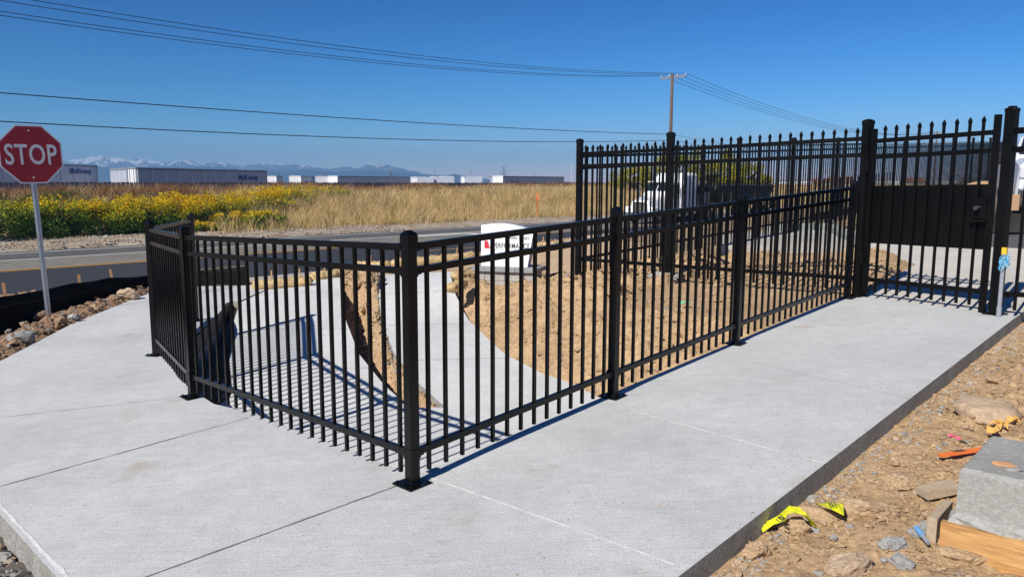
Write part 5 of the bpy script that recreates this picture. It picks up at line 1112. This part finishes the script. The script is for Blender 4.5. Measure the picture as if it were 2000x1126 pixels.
def bush(px, s, w_, h_, yel, lab, nl=2600):
    nl = int(nl * 2.4); h_ *= 1.08
    q, _ = posS(px, s); z0 = float(Tglob(np.array([q.x]), np.array([q.y]))[0]) + .02; r = empty('yellow_shrub', (q.x, q.y, z0)); tag(r, lab, 'shrub', 'yellow and green shrubs across the road')
    bl = [];
    for _ in range(20): 
        a = random.uniform(0, 6.28); d = random.random() ** .5 * w_ * .55; bl.append((d * math.cos(a), d * math.sin(a), h_ * random.uniform(.12, .74), w_ * random.uniform(.15, .26), w_ * random.uniform(.15, .26), h_ * random.uniform(.16, .30)))
    C, k = blob_pts(nl, bl); C[:, 2] = np.abs(C[:, 2]); S = rng.uniform(.06, .105, nl)
    # upright leafy shoots at the top
    hN = C[:, 2] / h_; pr = rng.random(nl); tone = hN * 1.0 + .35 * vn(C[:, 0] * 2 + px, C[:, 1] * 2) + (yel - .5)
    mi = np.where(tone + .35 * (pr - .5) > .80, 0, np.where(tone + .35 * (pr - .5) > .60, 1, 2)); mi = np.where((mi == 0) & (rng.random(nl) < .12), 3, mi)
    leaves(C, S, 'foliage', [L_YEL, L_LIME, L_GRN, L_ORG], mi, r, .7)
    m = MB()
    for _ in range(10): a = random.uniform(0, 6.28); m.tube([(0, 0, -.05), (.3 * w_ * math.cos(a) * .6, .3 * w_ * math.sin(a) * .6, h_ * .4), (.4 * w_ * math.cos(a), .4 * w_ * math.sin(a), h_ * .85)], [.018, .012, .005], 4)
    m.build('stem', M_BARK, r)
for args in [(-25, -33.0, 2.2, 1.55, .40, SH[0]), (60, -33.4, 2.4, 1.75, .52, SH[1], 3200), (250, -33.6, 2.2, 1.55, .50, SH[2]), (185, -33.9, 2.0, 1.45, .66, SH[3]), (318, -34.2, 2.4, 1.55, .72, SH[4], 3200), (290, -33.2, 1.6, 1.15, .38, SH[5]), (375, -35.2, 2.3, 1.50, .75, SH[6]), (430, -35.6, 2.3, 1.45, .70, SH[7]),
             (440, -33.2, 1.5, .95, .62, SH[8]), (500, -37.8, 3.0, 1.30, .78, SH[9], 3000), (516, -32.6, 1.7, 1.0, .50, SH[10]), (565, -39.5, 2.2, 1.25, .72, SH[11], 1500), (645, -41.5, 2.8, 1.05, .62, SH[12], 1500), (395, -32.6, 1.0, .62, .60, SH[13], 1000), (122, -33.5, 2.0, 1.50, .48, SH[14])]: bush(*args)
def grass(name, n, srange, trange, hr, mats, wts, wd, lean_=.25, clump=10, spread_=.18, patch=None, tpow=1.0, zfun=None):
    nc = n // clump; s = rng.uniform(*srange, nc); t = trange[0] + (trange[1] - trange[0]) * rng.random(nc) ** tpow
    cx = ua.x * t + un.x * s; cy = ua.y * t + un.y * s
    if patch is not None: k = patch(cx, cy, s, t); cx, cy, s, t = cx[k], cy[k], s[k], t[k]; nc = len(cx)
    hh = rng.uniform(*hr, nc) * (1 + .5 * vn(cx * .25, cy * .25)); mi = rng.choice(len(mats), nc, p=np.array(wts) / sum(wts))
    X = np.repeat(cx, clump) + rng.normal(size=nc * clump) * spread_; Y = np.repeat(cy, clump) + rng.normal(size=nc * clump) * spread_; Z = (zfun or Tglob)(X, Y) - .03; Hh = np.repeat(hh, clump) * rng.uniform(.55, 1.1, nc * clump); N_ = len(X)
    a = rng.uniform(0, 6.28, N_); ln = rng.normal(size=(N_, 2)) * lean_ * Hh[:, None] + np.repeat(rng.normal(size=(nc, 2)) * lean_ * .5, clump, 0) * Hh[:, None]; W_ = wd * rng.uniform(.6, 1.3, N_)
    dx, dy = np.cos(a) * W_, np.sin(a) * W_; b0 = np.stack([X - dx, Y - dy, Z], 1); b1 = np.stack([X + dx, Y + dy, Z], 1); m0 = np.stack([X + ln[:, 0] * .35 + dx * .8, Y + ln[:, 1] * .35 + dy * .8, Z + Hh * .55], 1); m1 = np.stack([X + ln[:, 0] * .35 - dx * .8, Y + ln[:, 1] * .35 - dy * .8, Z + Hh * .55], 1)
    tp = np.stack([X + ln[:, 0] + dx * .3, Y + ln[:, 1] + dy * .3, Z + Hh], 1); tq = np.stack([X + ln[:, 0] - dx * .3, Y + ln[:, 1] - dy * .3, Z + Hh], 1)
    V = np.stack([b0, b1, m0, m1, tp, tq], 1).reshape(-1, 3); I = np.arange(N_)[:, None] * 6; F = np.concatenate([I + np.array([[0, 1, 2, 3]]), I + np.array([[3, 2, 4, 5]])]); MI = np.concatenate([np.repeat(mi, clump)] * 2)
    o = np_mesh(name, V, F, mats, MI); o['kind'] = 'stuff'; return o
# tall straw grass beyond the road (starts right of the shrubs)
def notbush(x, y, s, t): 
    px = 1000 + FPX * x / y; return (y > 5) & (px > 455 + rng.normal(size=len(x)) * 40) & ((s > -44.5) | (px > 1000 + rng.normal(size=len(x)) * 60))
grass('tall_grass', 200000, (-47, -30.9), (5, 95), (.55, .95), [G_STRAW, G_OLIVE, G_PALE, G_BROWN], [6, 1.8, 2.6, .6], .0085, .30, patch=notbush)
grass('tall_grass', 50000, (-60, -31), (95, 260), (.7, 1.05), [G_STRAW, G_PALE, G_OLIVE, G_RUST], [6, 2, 1, 1], .035, .2, patch=None)
grass('verge_weeds', 16000, (-33.5, -30.2), (-20, 90), (.15, .34), [G_PALE, G_STRAW, G_BROWN, G_OLIVE], [3, 4, 1.5, 1], .010, .6, clump=14, patch=lambda x, y, s, t: (vn(x * .5, y * .5) + .5 + (s + 30.2) * -.10) > .52)
grass('verge_olive', 12000, (-34, -31.2), (6, 90), (.3, .5), [G_OLIVE, G_GREENW, G_BROWN], [3, 2, 1.5], .013, .35, clump=14, patch=lambda x, y, s, t: notbush(x, y, s, t) & (vn(x * .35, y * .35) > -.05))
# rusty brush
bp = lambda x, y, s, t: (y > 5)
grass('rusty_brush', 170000, (-57.5, -49.9), (-30, 120), (.78, 1.08), [G_RUST, G_BROWN, G_PALE, G_OLIVE], [6, 2.4, .9, .7], .0095, .40, clump=24, spread_=.26, patch=bp)
grass('brown_brush', 26000, (-47.3, -37.5), (-25, 60), (.22, .46), [G_BROWN, G_RUST, G_OLIVE, G_PALE], [4, 3, 1, 1], .016, .5, clump=20, spread_=.26, patch=lambda x, y, s, t: (1000 + FPX * x / np.maximum(y, 1) < 760))
# scrub clumps
grass('dark_scrub', 9000, (-47, -42), (5, 70), (.35, .62), [G_BROWN, G_GREENW, G_OLIVE], [3, 1.5, 1], .018, .7, clump=150, spread_=.35)
p = posS(424, -41.5)[0]
# trees behind the semi truck
def tree(px, d, w_, h_, lab, nl=6500, base=.2, name='willow_tree', seedtone=0, grp='willows behind the semi truck'):
    q = at(px, 357, Y=d); z0 = float(Tglob(np.array([q.x]), np.array([q.y]))[0]); r = empty(name, (q.x, q.y, z0)); tag(r, lab, 'tree', grp); bl = []
    for _ in range(22): a = random.uniform(0, 6.28); e = random.random() ** .5 * .5 * w_; zc_ = random.uniform(.22, .86); e *= math.sqrt(max(.12, 1 - ((zc_ - .42) / .62) ** 2)); bl.append((e * math.cos(a), e * math.sin(a), h_ * zc_, w_ * random.uniform(.09, .16), w_ * random.uniform(.09, .16), h_ * random.uniform(.09, .17)))
    nl = int(nl * 2.2) if 'willow' in name else nl
    C, k = blob_pts(nl, bl); C[:, 2] = np.abs(C[:, 2]); tone = rng.random(nl) + .7 * vn(C[:, 0] * .6 + px, C[:, 2] * .6) + seedtone; mi = np.where(tone > .78, 0, np.where(tone > .35, 1, 2)); leaves(C, rng.uniform(.12, .22, nl) * (w_ / 6) ** .5, 'crown', [L_LIME, L_LIME, G_GREENW, L_YEL], np.where((mi == 0) & (rng.random(nl) < .4), 3, mi), r, .4)
    m = MB(); m.tube([(0, 0, -.3), (.1, .05, h_ * .3), (.15, 0, h_ * .55)], [.22, .15, .06], 7)
    for _ in range(9): a = random.uniform(0, 6.28); z1 = random.uniform(.1, .4) * h_; m.tube([(0, 0, z1), (w_ * .18 * math.cos(a), w_ * .18 * math.sin(a), z1 + h_ * .2), (w_ * .32 * math.cos(a), w_ * .32 * math.sin(a), z1 + h_ * .42)], [.09, .05, .02], 5)
    m.build('trunk', M_BARK, r)
tree(1238, 74, 4.2, 2.9, 'small yellow-green willow left of the semi cab', 4500, seedtone=.1)
tree(1318, 76, 5.2, 4.3, 'taller olive willow directly behind the semi cab'); tree(1385, 78, 5.6, 4.9, 'biggest willow behind the truck between cab and trailer', 7500); tree(1452, 76, 5.2, 4.6, 'right willow with orange streaks above the dump trailer', 7000, seedtone=.08); tree(1278, 80, 4.0, 3.4, 'low willow behind the gap left of the cab', 4000)
for i, (px, h_, w_, lab) in enumerate([(1725, 4.2, 8, 'distant olive tree over the left end of the gate panel'), (1752, 4.6, 7, 'distant rounded tree beside the far utility pole, left side'), (1800, 3.8, 8, 'distant low tree right of the far utility pole'), (1880, 4.2, 9, 'distant wide tree over the right half of the gate panel'), (1925, 4.4, 8, 'distant tree near the gate latch upright'), (1650, 3.6, 6, 'distant tree above the red-brown roof'), (1120, 2.9, 10, 'distant low tree line piece left of the corner post')]):
    tree(px, 190 + 5 * i, w_, h_, lab, 1500, name='distant_tree', seedtone=-.25, grp='far trees on the horizon')

# ---------------------------------------------------------------- haze
hz = MB(); hz.box((0, 200, 74), (6990, 7000, 166)); ho = hz.build('haze', []) if False else None
me = bpy.data.meshes.new('haze'); bm = bmesh.new(); bmesh.ops.create_cube(bm, size=1); bm.to_mesh(me); bm.free(); ho = link('haze', me); ho.scale = (7600, 7800, 148); ho.location = (0, 0, 64); ho['kind'] = 'stuff'
hm = bpy.data.materials.new('haze_air'); hm.use_nodes = True; N = hm.node_tree.nodes; L = hm.node_tree.links; N.remove(N['Principled BSDF']); pv = N.new('ShaderNodeVolumePrincipled'); pv.inputs['Color'].default_value = (.30, .58, .95, 1); pv.inputs['Density'].default_value = 4.2e-4; pv.inputs['Anisotropy'].default_value = 0.0; L.new(pv.outputs[0], N['Material Output'].inputs['Volume']); me.materials.append(hm)
